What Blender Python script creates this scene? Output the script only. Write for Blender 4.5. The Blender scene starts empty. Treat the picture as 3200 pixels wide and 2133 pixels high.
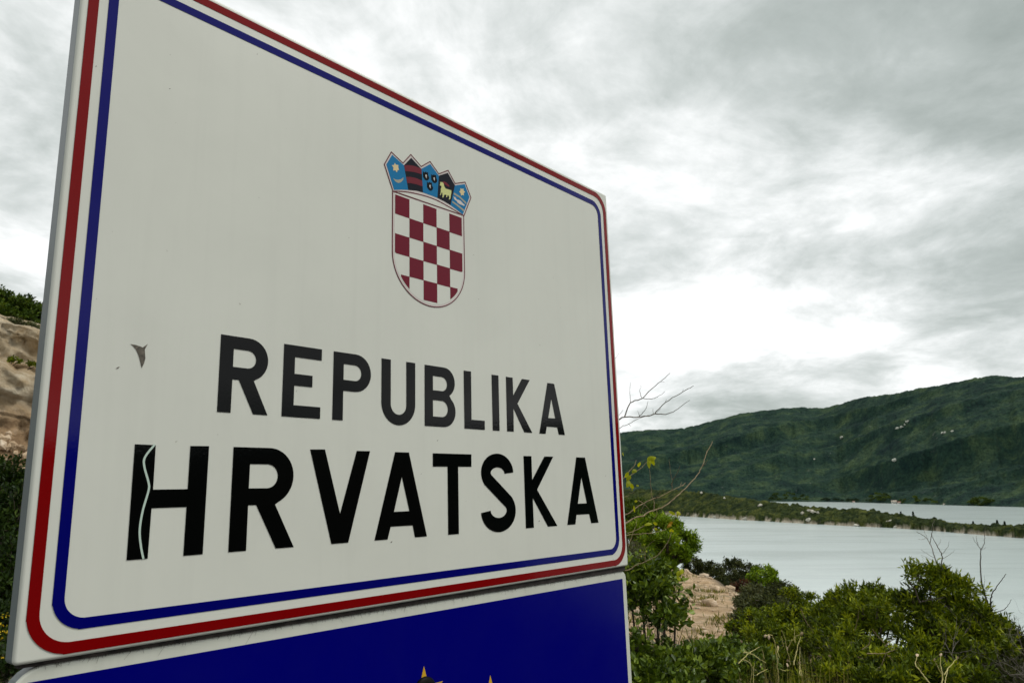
import bpy, bmesh, math, random
import numpy as np
from mathutils import Vector, Matrix
from mathutils.bvhtree import BVHTree

# ------------------------------------------------------------------ camera, sky, sun, exposure
scene = bpy.context.scene
EYE = np.array([0.0, 0.0, 1.75])
FPX = 2298.9           # focal length in pixels of the 3200 px wide picture
PITCH = 0.199786
cam_data = bpy.data.cameras.new('camera'); cam = bpy.data.objects.new('camera', cam_data)
scene.collection.objects.link(cam)
cam.location = EYE
cam.rotation_euler = (math.pi / 2 + PITCH, 0, 0)
cam_data.sensor_width = 36.0; cam_data.lens = 36.0 * FPX / 3200.0
cam_data.clip_start = 0.05; cam_data.clip_end = 60000
cam_data.dof.use_dof = True; cam_data.dof.focus_distance = 1.9; cam_data.dof.aperture_fstop = 13.0
scene.camera = cam

SUN_EL, SUN_AZ = math.radians(52), math.radians(88)    # azimuth clockwise from the view direction
world = bpy.data.worlds.new('World'); scene.world = world; world.use_nodes = True

def build_world():
    nt = world.node_tree; N = nt.nodes; L = nt.links; N.clear()
    def n(t, **k):
        o = N.new(t)
        for a, b in k.items(): setattr(o, a, b)
        return o
    def math_(op, a, b=None, c=None):
        o = n('ShaderNodeMath', operation=op)
        for i, v in enumerate((a, b, c)):
            if v is None: continue
            if isinstance(v, (int, float)): o.inputs[i].default_value = v
            else: L.new(v, o.inputs[i])
        return o.outputs[0]
    out = n('ShaderNodeOutputWorld'); bg = n('ShaderNodeBackground'); L.new(bg.outputs[0], out.inputs[0])
    bg.inputs[1].default_value = 0.1
    sky = n('ShaderNodeTexSky', sky_type='NISHITA'); sky.sun_disc = False
    sky.sun_elevation = SUN_EL; sky.sun_rotation = SUN_AZ
    tc = n('ShaderNodeTexCoord'); sep = n('ShaderNodeSeparateXYZ'); L.new(tc.outputs['Generated'], sep.inputs[0])
    z = math_('MAXIMUM', sep.outputs[2], 0.0)
    zz = math_('ADD', z, 0.20)
    comb = n('ShaderNodeCombineXYZ')
    L.new(math_('DIVIDE', sep.outputs[0], zz), comb.inputs[0]); L.new(math_('DIVIDE', sep.outputs[1], zz), comb.inputs[1])
    def noise(scale, detail, rough, dist, off):
        mp = n('ShaderNodeMapping'); mp.inputs['Location'].default_value = off
        L.new(comb.outputs[0], mp.inputs[0])
        t = n('ShaderNodeTexNoise'); t.inputs['Scale'].default_value = scale; t.inputs['Detail'].default_value = detail
        t.inputs['Roughness'].default_value = rough; t.inputs['Distortion'].default_value = dist
        L.new(mp.outputs[0], t.inputs['Vector']); return t.outputs['Fac']
    big = noise(SKY['s1'], 2.0, 0.5, 0.3, SKY['o1'])
    mid = noise(SKY['s2'], 9.0, 0.60, 0.35, SKY['o2'])
    fine = noise(5.5, 8.0, 0.62, 0.5, (3.3, 8.8, 1.2))
    v = math_('ADD', math_('MULTIPLY', big, SKY['w1']), math_('MULTIPLY', mid, SKY['w2']))
    v = math_('ADD', v, math_('MULTIPLY', math_('SUBTRACT', fine, 0.5), SKY['w3']))
    ramp = n('ShaderNodeValToRGB'); L.new(v, ramp.inputs[0])
    cr = ramp.color_ramp; cr.interpolation = 'B_SPLINE'
    els = SKY['ramp']
    while len(cr.elements) < len(els): cr.elements.new(0.5)
    for e, (p, c) in zip(cr.elements, els): e.position = p; e.color = (*c, 1)
    boost = n('ShaderNodeMix', data_type='RGBA', blend_type='MULTIPLY'); boost.inputs[0].default_value = 1
    L.new(ramp.outputs[0], boost.inputs[6]); boost.inputs[7].default_value = (SKY['gain'],) * 3 + (1,)
    mix = n('ShaderNodeMix', data_type='RGBA'); mix.inputs[0].default_value = 0.965
    L.new(sky.outputs[0], mix.inputs[6]); L.new(boost.outputs[2], mix.inputs[7])
    L.new(mix.outputs[2], bg.inputs[0])

SKY = dict(s1=0.75, o1=(39.9, 39.8, 33.6), w1=0.62, s2=1.5, o2=(7.1, 13.3, 37.2), w2=0.58, w3=0.17, gain=10.4,
           ramp=[(0.34, (0.22, 0.255, 0.235)), (0.49, (0.40, 0.44, 0.42)), (0.585, (0.62, 0.65, 0.64)), (0.68, (1.02, 1.02, 1.02))])
build_world()

sun_data = bpy.data.lights.new('sun', 'SUN'); sun = bpy.data.objects.new('sun', sun_data); scene.collection.objects.link(sun)
sun_data.energy = 1.5; sun_data.angle = math.radians(20); sun_data.color = (1.0, 0.97, 0.9)
sdir = Vector((math.cos(SUN_EL) * math.sin(SUN_AZ), math.cos(SUN_EL) * math.cos(SUN_AZ), math.sin(SUN_EL)))
sun.rotation_euler = sdir.to_track_quat('Z', 'Y').to_euler()
sun.location = (20, -5, 30)

vs = scene.view_settings
vs.view_transform = 'Standard'; vs.look = 'None'; vs.gamma = 1.0; vs.exposure = 0.3; vs.use_curve_mapping = False
scene.render.engine = 'CYCLES'

# ------------------------------------------------------------------ helpers
COL = scene.collection
SEA = -43.25
CP, SP = math.cos(PITCH), math.sin(PITCH)

def ray(u, v):
    a = (u - 1600) / FPX; b = -(v - 1066.5) / FPX
    return np.array([a, CP - SP * b, SP + CP * b])

def at(u, v, Y):
    """world point that lies in direction of picture point (u, v), Y metres ahead"""
    r = ray(u, v); return EYE + r * (Y / r[1])

def at_z(u, v, z):
    r = ray(u, v); return EYE + r * ((z - EYE[2]) / r[2])

def tag(o, label=None, cat=None, group=None, kind=None):
    if label: o['label'] = label
    if cat: o['category'] = cat
    if group: o['group'] = group
    if kind: o['kind'] = kind
    return o

def link(o, parent=None):
    COL.objects.link(o)
    if parent is not None: o.parent = parent
    return o

def empty(name, loc, label=None, cat=None, group=None):
    o = bpy.data.objects.new(name, None); o.location = loc; o.empty_display_size = 0.1
    link(o); return tag(o, label, cat, group)

def np_mesh(name, verts, faces, mat, smooth=False, attrs=None):
    """verts (n,3), faces (m,k) all with k corners"""
    me = bpy.data.meshes.new(name)
    verts = np.asarray(verts, dtype=np.float32); faces = np.asarray(faces, dtype=np.int32)
    m, k = faces.shape
    me.vertices.add(len(verts)); me.vertices.foreach_set('co', verts.ravel())
    me.loops.add(m * k); me.loops.foreach_set('vertex_index', faces.ravel())
    me.polygons.add(m)
    me.polygons.foreach_set('loop_start', np.arange(0, m * k, k, dtype=np.int32))
    me.polygons.foreach_set('loop_total', np.full(m, k, dtype=np.int32))
    if smooth: me.polygons.foreach_set('use_smooth', np.ones(m, dtype=bool))
    for an, vals in (attrs or {}).items():
        a = me.attributes.new(an, 'FLOAT', 'POINT'); a.data.foreach_set('value', np.asarray(vals, dtype=np.float32))
    me.update(calc_edges=True)
    if mat: me.materials.append(mat)
    return me

def obj(name, me, parent=None, loc=None):
    o = bpy.data.objects.new(name, me)
    if loc is not None: o.location = loc
    return link(o, parent)

# numpy value noise
def _hash(ix, iy, seed):
    h = (ix.astype(np.int64) * 374761393 + iy.astype(np.int64) * 668265263 + seed * 982451653) & 0xFFFFFFFF
    h = ((h ^ (h >> 13)) * 1274126177) & 0xFFFFFFFF
    h = (h ^ (h >> 16)) & 0xFFFFFFFF
    return h / 4294967295.0
def vnoise(x, y, seed=0):
    x = np.asarray(x, float); y = np.asarray(y, float)
    ix = np.floor(x); iy = np.floor(y); fx = x - ix; fy = y - iy
    fx = fx * fx * fx * (fx * (fx * 6 - 15) + 10); fy = fy * fy * fy * (fy * (fy * 6 - 15) + 10)
    a = _hash(ix, iy, seed); b = _hash(ix + 1, iy, seed); c = _hash(ix, iy + 1, seed); d = _hash(ix + 1, iy + 1, seed)
    return (a * (1 - fx) + b * fx) * (1 - fy) + (c * (1 - fx) + d * fx) * fy
def fbm(x, y, seed=0, octs=5, gain=0.5):
    s = 0; a = 1; t = 0
    for i in range(octs):
        s = s + a * vnoise(x * 2 ** i + 17.3 * i, y * 2 ** i - 9.1 * i, seed + i); t += a; a *= gain
    return s / t * 2 - 1
def crowns(x, y, seed=0):
    """rounded tree-crown bumps, 0..1 (cell size 1)"""
    ix = np.floor(x); iy = np.floor(y); best = np.zeros_like(np.asarray(x, float))
    for dx in (-1, 0, 1):
        for dy in (-1, 0, 1):
            cx = ix + dx; cy = iy + dy
            px = cx + _hash(cx, cy, seed); py = cy + _hash(cx, cy, seed + 7); h = 0.45 + 0.55 * _hash(cx, cy, seed + 13)
            d2 = ((x - px) ** 2 + (y - py) ** 2) / 0.62
            best = np.maximum(best, h * np.sqrt(np.clip(1 - d2, 0, 1)))
    return best

# ------------------------------------------------------------------ materials
def new_mat(name):
    m = bpy.data.materials.new(name); m.use_nodes = True
    nt = m.node_tree; p = nt.nodes['Principled BSDF']
    return m, nt, p
def _n(nt, t, **k):
    o = nt.nodes.new(t)
    for a, b in k.items(): setattr(o, a, b)
    return o
def _ramp(nt, fac, stops, interp='LINEAR'):
    r = _n(nt, 'ShaderNodeValToRGB'); cr = r.color_ramp; cr.interpolation = interp
    while len(cr.elements) < len(stops): cr.elements.new(0.5)
    for e, (p, c) in zip(cr.elements, stops): e.position = p; e.color = (*c, 1)
    nt.links.new(fac, r.inputs[0]); return r.outputs[0]
def _noise(nt, vec, scale, detail=4, rough=0.5, dist=0.0):
    t = _n(nt, 'ShaderNodeTexNoise'); t.inputs['Scale'].default_value = scale; t.inputs['Detail'].default_value = detail
    t.inputs['Roughness'].default_value = rough; t.inputs['Distortion'].default_value = dist
    if vec is not None: nt.links.new(vec, t.inputs['Vector'])
    return t.outputs['Fac']
def _mix(nt, fac, a, b, blend='MIX'):
    m = _n(nt, 'ShaderNodeMix', data_type='RGBA', blend_type=blend)
    for i, v in ((0, fac), (6, a), (7, b)):
        if isinstance(v, (int, float)): m.inputs[i].default_value = v
        elif isinstance(v, tuple): m.inputs[i].default_value = (*v, 1)
        else: nt.links.new(v, m.inputs[i])
    return m.outputs[2]
def _bump(nt, p, h, strength, dist):
    b = _n(nt, 'ShaderNodeBump'); b.inputs['Strength'].default_value = strength; b.inputs['Distance'].default_value = dist
    nt.links.new(h, b.inputs['Height']); nt.links.new(b.outputs[0], p.inputs['Normal'])
def _pos(nt): return _n(nt, 'ShaderNodeNewGeometry').outputs['Position']
def _objco(nt): return _n(nt, 'ShaderNodeTexCoord').outputs['Object']

def film_mat(name, col, rough=0.2, spec=0.5, dirt=0.06, bump=0.05, coat=0.0, streak=0.0):
    """coloured sign sheeting: slightly uneven, faintly soiled film"""
    m, nt, p = new_mat(name); oc = _objco(nt)
    d = _noise(nt, oc, 3.0, 6, 0.6, 0.4)
    dirtc = tuple(c * 0.72 + 0.02 for c in col)
    f = _ramp(nt, d, [(0.42, (0, 0, 0)), (0.8, (1, 1, 1))])
    sc = _n(nt, 'ShaderNodeMath', operation='MULTIPLY'); sc.inputs[1].default_value = dirt * 4
    nt.links.new(f, sc.inputs[0])
    cc = _mix(nt, sc.outputs[0], col, dirtc)
    if streak:
        mp = _n(nt, 'ShaderNodeMapping'); mp.inputs['Scale'].default_value = (9.0, 1.0, 0.35); nt.links.new(oc, mp.inputs[0])
        st = _ramp(nt, _noise(nt, mp.outputs[0], 2.2, 6, 0.62, 0.25), [(0.50, (0, 0, 0)), (0.85, (streak,) * 3)])
        cc = _mix(nt, st, cc, tuple(c * 0.55 for c in col))
        sp = _ramp(nt, _noise(nt, oc, 55.0, 3, 0.5), [(0.76, (0, 0, 0)), (0.79, (0.4,) * 3)])
        cc = _mix(nt, sp, cc, (0.16, 0.14, 0.10))
    nt.links.new(cc, p.inputs['Base Color'])
    p.inputs['Roughness'].default_value = rough; p.inputs['Specular IOR Level'].default_value = spec
    p.inputs['Coat Weight'].default_value = coat; p.inputs['Coat Roughness'].default_value = 0.06
    if bump:
        h = _noise(nt, oc, 160.0, 3, 0.55); _bump(nt, p, h, bump, 0.002)
    return m

def leaf_mat(name, stops, rough=0.5, trans=0.2, spec=0.14):
    m, nt, p = new_mat(name)
    a = _n(nt, 'ShaderNodeAttribute'); a.attribute_name = 'tint'
    c = _ramp(nt, a.outputs['Fac'], stops)
    nt.links.new(c, p.inputs['Base Color']); p.inputs['Roughness'].default_value = rough
    p.inputs['Specular IOR Level'].default_value = spec
    tr = _n(nt, 'ShaderNodeBsdfTranslucent')
    nt.links.new(_mix(nt, 1.0, c, (1.25, 1.15, 0.5), 'MULTIPLY'), tr.inputs[0])
    ms = _n(nt, 'ShaderNodeMixShader'); ms.inputs[0].default_value = trans
    nt.links.new(p.outputs[0], ms.inputs[1]); nt.links.new(tr.outputs[0], ms.inputs[2])
    nt.links.new(ms.outputs[0], nt.nodes['Material Output'].inputs[0])
    return m

def bark_mat(name, c1, c2, scale=40):
    m, nt, p = new_mat(name); f = _noise(nt, _pos(nt), scale, 5, 0.6)
    nt.links.new(_ramp(nt, f, [(0.3, c1), (0.7, c2)]), p.inputs['Base Color']); p.inputs['Roughness'].default_value = 0.85
    _bump(nt, p, f, 0.4, 0.01); return m

def rock_mat(name, stops, scale=0.5, bscale=3.0, bdist=0.1):
    m, nt, p = new_mat(name); pos = _pos(nt)
    f = _noise(nt, pos, scale, 8, 0.62, 0.6)
    nt.links.new(_ramp(nt, f, stops), p.inputs['Base Color']); p.inputs['Roughness'].default_value = 0.9
    h = _noise(nt, pos, bscale, 8, 0.65, 0.3); _bump(nt, p, h, 0.8, bdist); return m

WHITE = (0.655, 0.668, 0.602)
M = {}
M['white'] = film_mat('white_sheeting', WHITE, 0.3, 0.3, 0.06, 0.02, streak=0.10)
M['white2'] = film_mat('white_sheeting_lower', (0.62, 0.635, 0.56), 0.3, 0.3, 0.12, 0.02, streak=0.3)
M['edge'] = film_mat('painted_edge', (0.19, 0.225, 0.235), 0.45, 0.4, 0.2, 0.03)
M['black'] = film_mat('black_vinyl', (0.0012, 0.0016, 0.0016), 0.07, 0.17, 0.0, 0.05)
M['red'] = film_mat('red_vinyl', (0.19, 0.0006, 0.0015), 0.07, 0.15, 0.05, 0.03)
M['blue'] = film_mat('blue_vinyl', (0.0003, 0.001, 0.13), 0.07, 0.15, 0.05, 0.03)
M['eublue'] = film_mat('blue_sheeting', (0.0003, 0.0005, 0.155), 0.16, 0.10, 0.03, 0.03)
M['gold'] = film_mat('gold_film', (0.62, 0.36, 0.02), 0.3, 0.4, 0.1, 0.02)
M['maroon'] = film_mat('maroon_print', (0.15, 0.008, 0.022), 0.22, 0.15, 0.05, 0.02)
M['maroon_line'] = film_mat('dark_red_line', (0.12, 0.01, 0.018), 0.25, 0.4, 0.0, 0.0)
M['pinkish'] = film_mat('off_white_print', (0.62, 0.57, 0.54), 0.3, 0.15, 0.0, 0.02)
M['sky'] = film_mat('light_blue_print', (0.001, 0.16, 0.36), 0.25, 0.2, 0.0, 0.02)
M['navy'] = film_mat('navy_print', (0.004, 0.005, 0.012), 0.25, 0.15, 0.0, 0.02)
M['bar'] = film_mat('crimson_print', (0.16, 0.018, 0.03), 0.25, 0.15, 0.0, 0.02)
M['cream'] = film_mat('cream_print', (0.68, 0.55, 0.30), 0.3, 0.15, 0.0, 0.02)
M['goat'] = film_mat('pale_yellow_print', (0.60, 0.62, 0.26), 0.3, 0.15, 0.0, 0.02)
M['tan'] = film_mat('tan_print', (0.36, 0.34, 0.26), 0.3, 0.15, 0.0, 0.02)
M['mint'] = film_mat('mint_scratch', (0.48, 0.60, 0.52), 0.4, 0.4, 0.0, 0.0)
M['torn'] = rock_mat('torn_grey_film', [(0.35, (0.05, 0.045, 0.035)), (0.65, (0.17, 0.15, 0.12))], 60, 300, 0.001)
M['steel'] = film_mat('galvanised_steel', (0.42, 0.43, 0.43), 0.45, 0.5, 0.3, 0.05)
M['rubber'] = film_mat('black_plastic', (0.002, 0.002, 0.002), 0.5, 0.08, 0.0, 0.05)
M['joint_shade'] = rock_mat('joint_shade_dark', [(0.35, (0.008, 0.006, 0.005)), (0.7, (0.05, 0.04, 0.035))], 25, 200, 0.002)  # near-black tone for the shade inside the panel joint
M['bark'] = bark_mat('dark_bark', (0.025, 0.018, 0.012), (0.09, 0.07, 0.05))
M['deadwood'] = bark_mat('dead_grey_wood', (0.10, 0.085, 0.07), (0.26, 0.23, 0.19))
M['twig'] = bark_mat('tan_twig', (0.13, 0.085, 0.04), (0.33, 0.25, 0.14))
M['stalk'] = bark_mat('dry_straw', (0.42, 0.36, 0.10), (0.66, 0.58, 0.26))
M['straw'] = bark_mat('bleached_straw', (0.38, 0.29, 0.16), (0.62, 0.52, 0.36))
M['seed'] = bark_mat('seed_heads', (0.42, 0.30, 0.18), (0.65, 0.50, 0.36))
G = lambda d, m, b: [(0.0, d), (0.5, m), (1.0, b)]
M['leaf_mastic'] = leaf_mat('mastic_leaves', G((0.015, 0.027, 0.002), (0.098, 0.142, 0.004), (0.36, 0.40, 0.014)))
M['leaf_laurel'] = leaf_mat('broad_green_leaves', G((0.022, 0.042, 0.004), (0.080, 0.130, 0.010), (0.28, 0.37, 0.04)), 0.38, 0.2, 0.25)
M['leaf_dark'] = leaf_mat('dark_scrub_leaves', G((0.016, 0.024, 0.007), (0.05, 0.062, 0.018), (0.11, 0.12, 0.04)))
M['leaf_deep'] = leaf_mat('deep_green_leaves', G((0.008, 0.018, 0.003), (0.022, 0.045, 0.006), (0.07, 0.11, 0.015)))  # very dark green for the left-hand bushes
M['leaf_bright'] = leaf_mat('bright_pine_needles', G((0.03, 0.06, 0.003), (0.14, 0.23, 0.008), (0.32, 0.44, 0.02)))
M['leaf_pine'] = leaf_mat('pine_needles', G((0.015, 0.03, 0.004), (0.05, 0.09, 0.008), (0.13, 0.18, 0.015)))
M['leaf_olive'] = leaf_mat('grey_olive_leaves', G((0.04, 0.05, 0.02), (0.09, 0.10, 0.045), (0.17, 0.18, 0.085)))
M['leaf_rust'] = leaf_mat('rusty_leaves', G((0.03, 0.012, 0.006), (0.085, 0.032, 0.015), (0.14, 0.06, 0.025)))
M['leaf_yellow'] = leaf_mat('yellow_green_leaf', G((0.16, 0.20, 0.008), (0.34, 0.38, 0.015), (0.50, 0.50, 0.03)), 0.4, 0.45)
M['leaf_red'] = leaf_mat('withered_leaf', G((0.05, 0.012, 0.004), (0.30, 0.18, 0.01), (0.45, 0.30, 0.02)), 0.5, 0.3)
M['flower'] = leaf_mat('yellow_flowers', G((0.45, 0.30, 0.01), (0.55, 0.38, 0.015), (0.6, 0.5, 0.03)), 0.6, 0.3)
M['leaf_grass'] = leaf_mat('grass_blades', G((0.05, 0.08, 0.012), (0.20, 0.19, 0.045), (0.50, 0.42, 0.16)), 0.55, 0.3)

# ------------------------------------------------------------------ near ground
def sstep(a, b, x):
    t = np.clip((np.asarray(x, float) - a) / (b - a), 0, 1); return t * t * (3 - 2 * t)
def coast_x(y):
    return np.interp(y, [-600, -60, -10, 1, 4, 6, 8, 20, 34, 46, 54, 66, 90, 140, 400], [80, 42, 34, 27, 16, 7.5, 5.0, 6.6, 8.6, 9.4, 7.5, 0, -20, -60, -200])
def ground_h(x, y):
    x = np.asarray(x, float); y = np.asarray(y, float)
    d = np.hypot(x, y); az = np.degrees(np.arctan2(x, y))
    plateau = 0.1 - 0.45 * sstep(0.3, 1.6, y + 0.5 * x) - 0.06 * np.clip(y - 5, 0, 60)
    e = x - coast_x(y)
    fall = np.where(e > -0.3, 0.78 * np.clip(e + 0.3, 0, None) * sstep(-0.3, 1.6, e), 0)
    bank = 3.6 * sstep(5.5, 15, x - 0.25 * np.clip(-y, 0, 20)) * sstep(6.5, 1.0, y)  # out of view; raised to block the water mirrored in the lettering
    right = plateau - fall + bank
    fac = np.interp(az, [-75, -45, -34.7, -30, -20, -8], [1.25, 1.2, 1.0, 0.93, 0.55, 0.2])
    left = np.interp(d, [0, 6, 28, 33, 35, 44, 80, 600], [-0.3, -0.3, 1.2, 1.8, 2.2, 8.0, 12.0, 55.0])
    left = np.where(left > 0, left * fac, left)
    w = sstep(-7, -22, az) * sstep(3, 10, d) * sstep(-30, -8, y)
    w = w * sstep(170, 70, y)
    h = right * (1 - w) + left * w
    h = h + 0.22 * fbm(x / 3.1, y / 3.1, 3) * sstep(2, 7, d) + 0.05 * fbm(x / 0.5, y / 0.5, 9, 3) * sstep(2, 6, d)
    return np.maximum(h, SEA - 4.0)

def grid_mesh(name, xs, ys, zf, mat, attr=None):
    X, Y = np.meshgrid(xs, ys); Z = zf(X, Y)
    nx, ny = len(xs), len(ys)
    V = np.stack([X, Y, Z], -1).reshape(-1, 3)
    i = np.arange(nx * ny).reshape(ny, nx)
    F = np.stack([i[:-1, :-1], i[:-1, 1:], i[1:, 1:], i[1:, :-1]], -1).reshape(-1, 4)
    return np_mesh(name, V, F, mat, True, None if attr is None else {'litter_shade': attr(X, Y).ravel()})

def litter_shade(x, y):
    """share of dark leaf-mould brown standing in for shade under the bushes; the spur stays bare"""
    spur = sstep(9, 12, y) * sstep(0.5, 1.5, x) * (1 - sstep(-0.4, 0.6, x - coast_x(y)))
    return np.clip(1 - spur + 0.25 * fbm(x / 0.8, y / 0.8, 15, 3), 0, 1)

def ground_material():
    m, nt, p = new_mat('stony_soil'); pos = _pos(nt)
    base = _ramp(nt, _noise(nt, pos, 1.3, 10, 0.72, 0.8), [(0.32, (0.22, 0.13, 0.055)), (0.43, (0.47, 0.31, 0.16)), (0.55, (0.68, 0.48, 0.29)), (0.72, (0.80, 0.63, 0.45))])
    gr = _ramp(nt, _noise(nt, pos, 0.42, 7, 0.65, 0.4), [(0.52, (0, 0, 0)), (0.64, (1, 1, 1))])
    green = _ramp(nt, _noise(nt, pos, 5.0, 5, 0.6), [(0.3, (0.05, 0.06, 0.02)), (0.7, (0.17, 0.16, 0.06))])
    c = _mix(nt, gr, base, green)
    lt = _n(nt, 'ShaderNodeAttribute'); lt.attribute_name = 'litter_shade'
    c = _mix(nt, lt.outputs['Fac'], c, _ramp(nt, _noise(nt, pos, 14.0, 5, 0.7), [(0.3, (0.018, 0.013, 0.007)), (0.7, (0.10, 0.075, 0.04))]))  # dark brown ground, also painting the shade beneath the bushes
    nt.links.new(c, p.inputs['Base Color']); p.inputs['Roughness'].default_value = 0.95
    h = _noise(nt, pos, 4.0, 10, 0.75, 0.4); _bump(nt, p, h, 1.0, 0.22); return m
M['ground'] = ground_material()
def spaced(lo, hi, fine_lo, fine_hi, step, nf):
    a = fine_lo - (fine_lo - lo) * np.linspace(1, 0, nf, endpoint=False) ** 2.4
    b = np.arange(fine_lo, fine_hi, step)
    c = fine_hi + (hi - fine_hi) * np.linspace(0, 1, nf) ** 2.4
    return np.concatenate([a, b, c])
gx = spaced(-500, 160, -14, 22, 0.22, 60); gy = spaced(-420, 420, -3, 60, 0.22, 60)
tag(obj('ground', grid_mesh('ground', gx, gy, ground_h, M['ground'], litter_shade)), kind='structure')

# ------------------------------------------------------------------ sea
def sea_material():
    m, nt, p = new_mat('sea_water'); pos = _pos(nt)
    p.inputs['Base Color'].default_value = (0.55, 0.62, 0.61, 1); p.inputs['IOR'].default_value = 1.33
    p.inputs['Roughness'].default_value = 0.16
    mp = _n(nt, 'ShaderNodeMapping'); mp.inputs['Scale'].default_value = (0.6, 1.0, 1.0); mp.inputs['Rotation'].default_value = (0, 0, 0.5)
    nt.links.new(pos, mp.inputs[0])
    h = _noise(nt, mp.outputs[0], 0.55, 4, 0.6, 0.3)
    mp2 = _n(nt, 'ShaderNodeMapping'); mp2.inputs['Scale'].default_value = (0.35, 1.6, 1.0); mp2.inputs['Rotation'].default_value = (0, 0, 0.15); nt.links.new(pos, mp2.inputs[0])
    big = _noise(nt, mp2.outputs[0], 0.012, 7, 0.65, 0.6)
    r = _ramp(nt, big, [(0.35, (0.15, 0.15, 0.15)), (0.5, (0.20, 0.20, 0.20)), (0.65, (0.16, 0.16, 0.16))])
    nt.links.new(r, p.inputs['Roughness'])
    _bump(nt, p, h, 0.30, 0.35); return m
M['sea'] = sea_material()
s = 9000.0
tag(obj('sea', np_mesh('sea', [(-s, -s, SEA), (s, -s, SEA), (s, s, SEA), (-s, s, SEA)], [(0, 1, 2, 3)], M['sea'])), kind='structure')

# ------------------------------------------------------------------ far hill across the bay
def azel(u, v):
    r = ray(u, v); return math.degrees(math.atan2(r[0], r[1])), r[2] / math.hypot(r[0], r[1])
SKYLINE = [(1700, 1372), (1942, 1355), (2018, 1345), (2110, 1344), (2175, 1331), (2232, 1316), (2309, 1295), (2385, 1286), (2462, 1278), (2507, 1276), (2572, 1279),
           (2614, 1268), (2668, 1252), (2717, 1242), (2783, 1235), (2859, 1219), (2932, 1209), (2974, 1199), (3050, 1185), (3104, 1178), (3200, 1180)]
SHORE = [(1700, 1562), (2408, 1566), (2630, 1568), (2783, 1572), (3012, 1579), (3200, 1584)]
sk = np.array([azel(*p) for p in SKYLINE]); sh = np.array([azel(*p) for p in SHORE])
sk_az = np.concatenate([[-40, -20], sk[:, 0], [42, 60, 80, 100, 120, 140, 160, 175, 200]])
sk_el = np.concatenate([[0.03, 0.05], sk[:, 1], [0.142, 0.135, 0.120, 0.112, 0.105, 0.10, 0.10, 0.095, 0.09]])
sh_r = -(EYE[2] - SEA) / sh[:, 1]
sh_az = np.concatenate([[-40, -20], sh[:, 0], [45, 70, 110, 150, 200]])
sh_r = np.concatenate([[4200, 3500], sh_r, [1700, 1500, 1300, 1300, 1400]])

def hill():
    az = np.concatenate([np.arange(-38, 3, 0.6), np.arange(3, 40, 0.05), np.arange(40, 200, 0.5)])
    nt_ = 300
    t = np.linspace(0, 1, nt_) ** 1.15
    t = np.concatenate([t, [1.06, 1.15, 1.3]])
    A, T = np.meshgrid(az, t)
    r0 = np.interp(A, sh_az, sh_r); r0 = r0 + 22 * fbm(A * 1.3, A * 0 + 2, 5, 4)
    r1 = r0 + 1500.0
    el = np.interp(A, sk_az, sk_el)
    hc = el * r1 + EYE[2] - SEA
    R = r0 + (r1 - r0) * T
    S = np.where(T <= 1, 0.62 * T + 0.38 * T ** 1.7 , 1 - (T - 1) * 1.3)
    lat = np.radians(A) * 2500
    q = (lat - 0.95 * (R - r0)) / 330
    wv = 0.35 * fbm(lat / 420, R / 420, 21, 3)
    ridge = 1 - np.abs(2 * vnoise(q + wv, R / 1100, 31) - 1) * 1.5
    ridge2 = 1 - np.abs(2 * vnoise(q * 2.3 + wv * 2 + 7, R / 700, 37) - 1) * 1.5
    env = np.clip(T * 3.2, 0, 1) * np.clip((1.0 - T) * 3.0, 0, 1)
    H = hc * S + env * (105 * ridge + 46 * ridge2 - 66) + 9 * fbm(lat / 75, R / 75, 41, 3) * np.clip(T * 8, 0, 1) * np.clip((1.03 - T) * 12, 0.12, 1)
    H = H + (6.5 * crowns(lat / 24.0, R / 30.0, 51) + 5.0 * crowns(lat / 11.0, R / 14.0, 57)) * np.clip(T * 30, 0, 1)
    H = np.maximum(H, np.where(T > 0.004, 1.0, -3.0))
    a = np.radians(A)
    V = np.stack([R * np.sin(a), R * np.cos(a), SEA + H], -1).reshape(-1, 3)
    n0, n1 = A.shape; i = np.arange(n0 * n1).reshape(n0, n1)
    F = np.stack([i[:-1, :-1], i[:-1, 1:], i[1:, 1:], i[1:, :-1]], -1).reshape(-1, 4)
    m, nt, p = new_mat('maquis_hillside'); pos = _pos(nt)
    c1 = _ramp(nt, _noise(nt, pos, 0.010, 8, 0.62, 0.5), [(0.34, (0.008, 0.024, 0.022)), (0.50, (0.020, 0.046, 0.032)), (0.68, (0.054, 0.088, 0.042))])
    c2 = _ramp(nt, _noise(nt, pos, 0.11, 5, 0.65), [(0.3, (0.35, 0.40, 0.45)), (0.7, (1.45, 1.4, 1.3))])
    c = _mix(nt, 1.0, c1, c2, 'MULTIPLY')
    rockf = _ramp(nt, _noise(nt, pos, 0.035, 7, 0.72, 0.8), [(0.645, (0, 0, 0)), (0.70, (1, 1, 1))])
    c = _mix(nt, rockf, c, (0.12, 0.13, 0.115))
    nt.links.new(c, p.inputs['Base Color']); p.inputs['Roughness'].default_value = 0.95; p.inputs['Specular IOR Level'].default_value = 0.1
    _bump(nt, p, _noise(nt, pos, 0.12, 6, 0.7), 1.0, 5.0)
    M['hill'] = m
    tag(obj('hill', np_mesh('hill', V, F, m, True)), kind='structure')
    vis = (F % n1 > 60) & (F % n1 < 815)
    return BVHTree.FromPolygons(V.tolist(), F[vis.all(1)].tolist())
HILL_BVH = hill()
def surf(bvh, u, v):
    """point where the line of sight through (u, v) meets a far slope"""
    hit = bvh.ray_cast(Vector(EYE), Vector(ray(u, v)).normalized())
    return None if hit[0] is None else np.array(hit[0])

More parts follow.
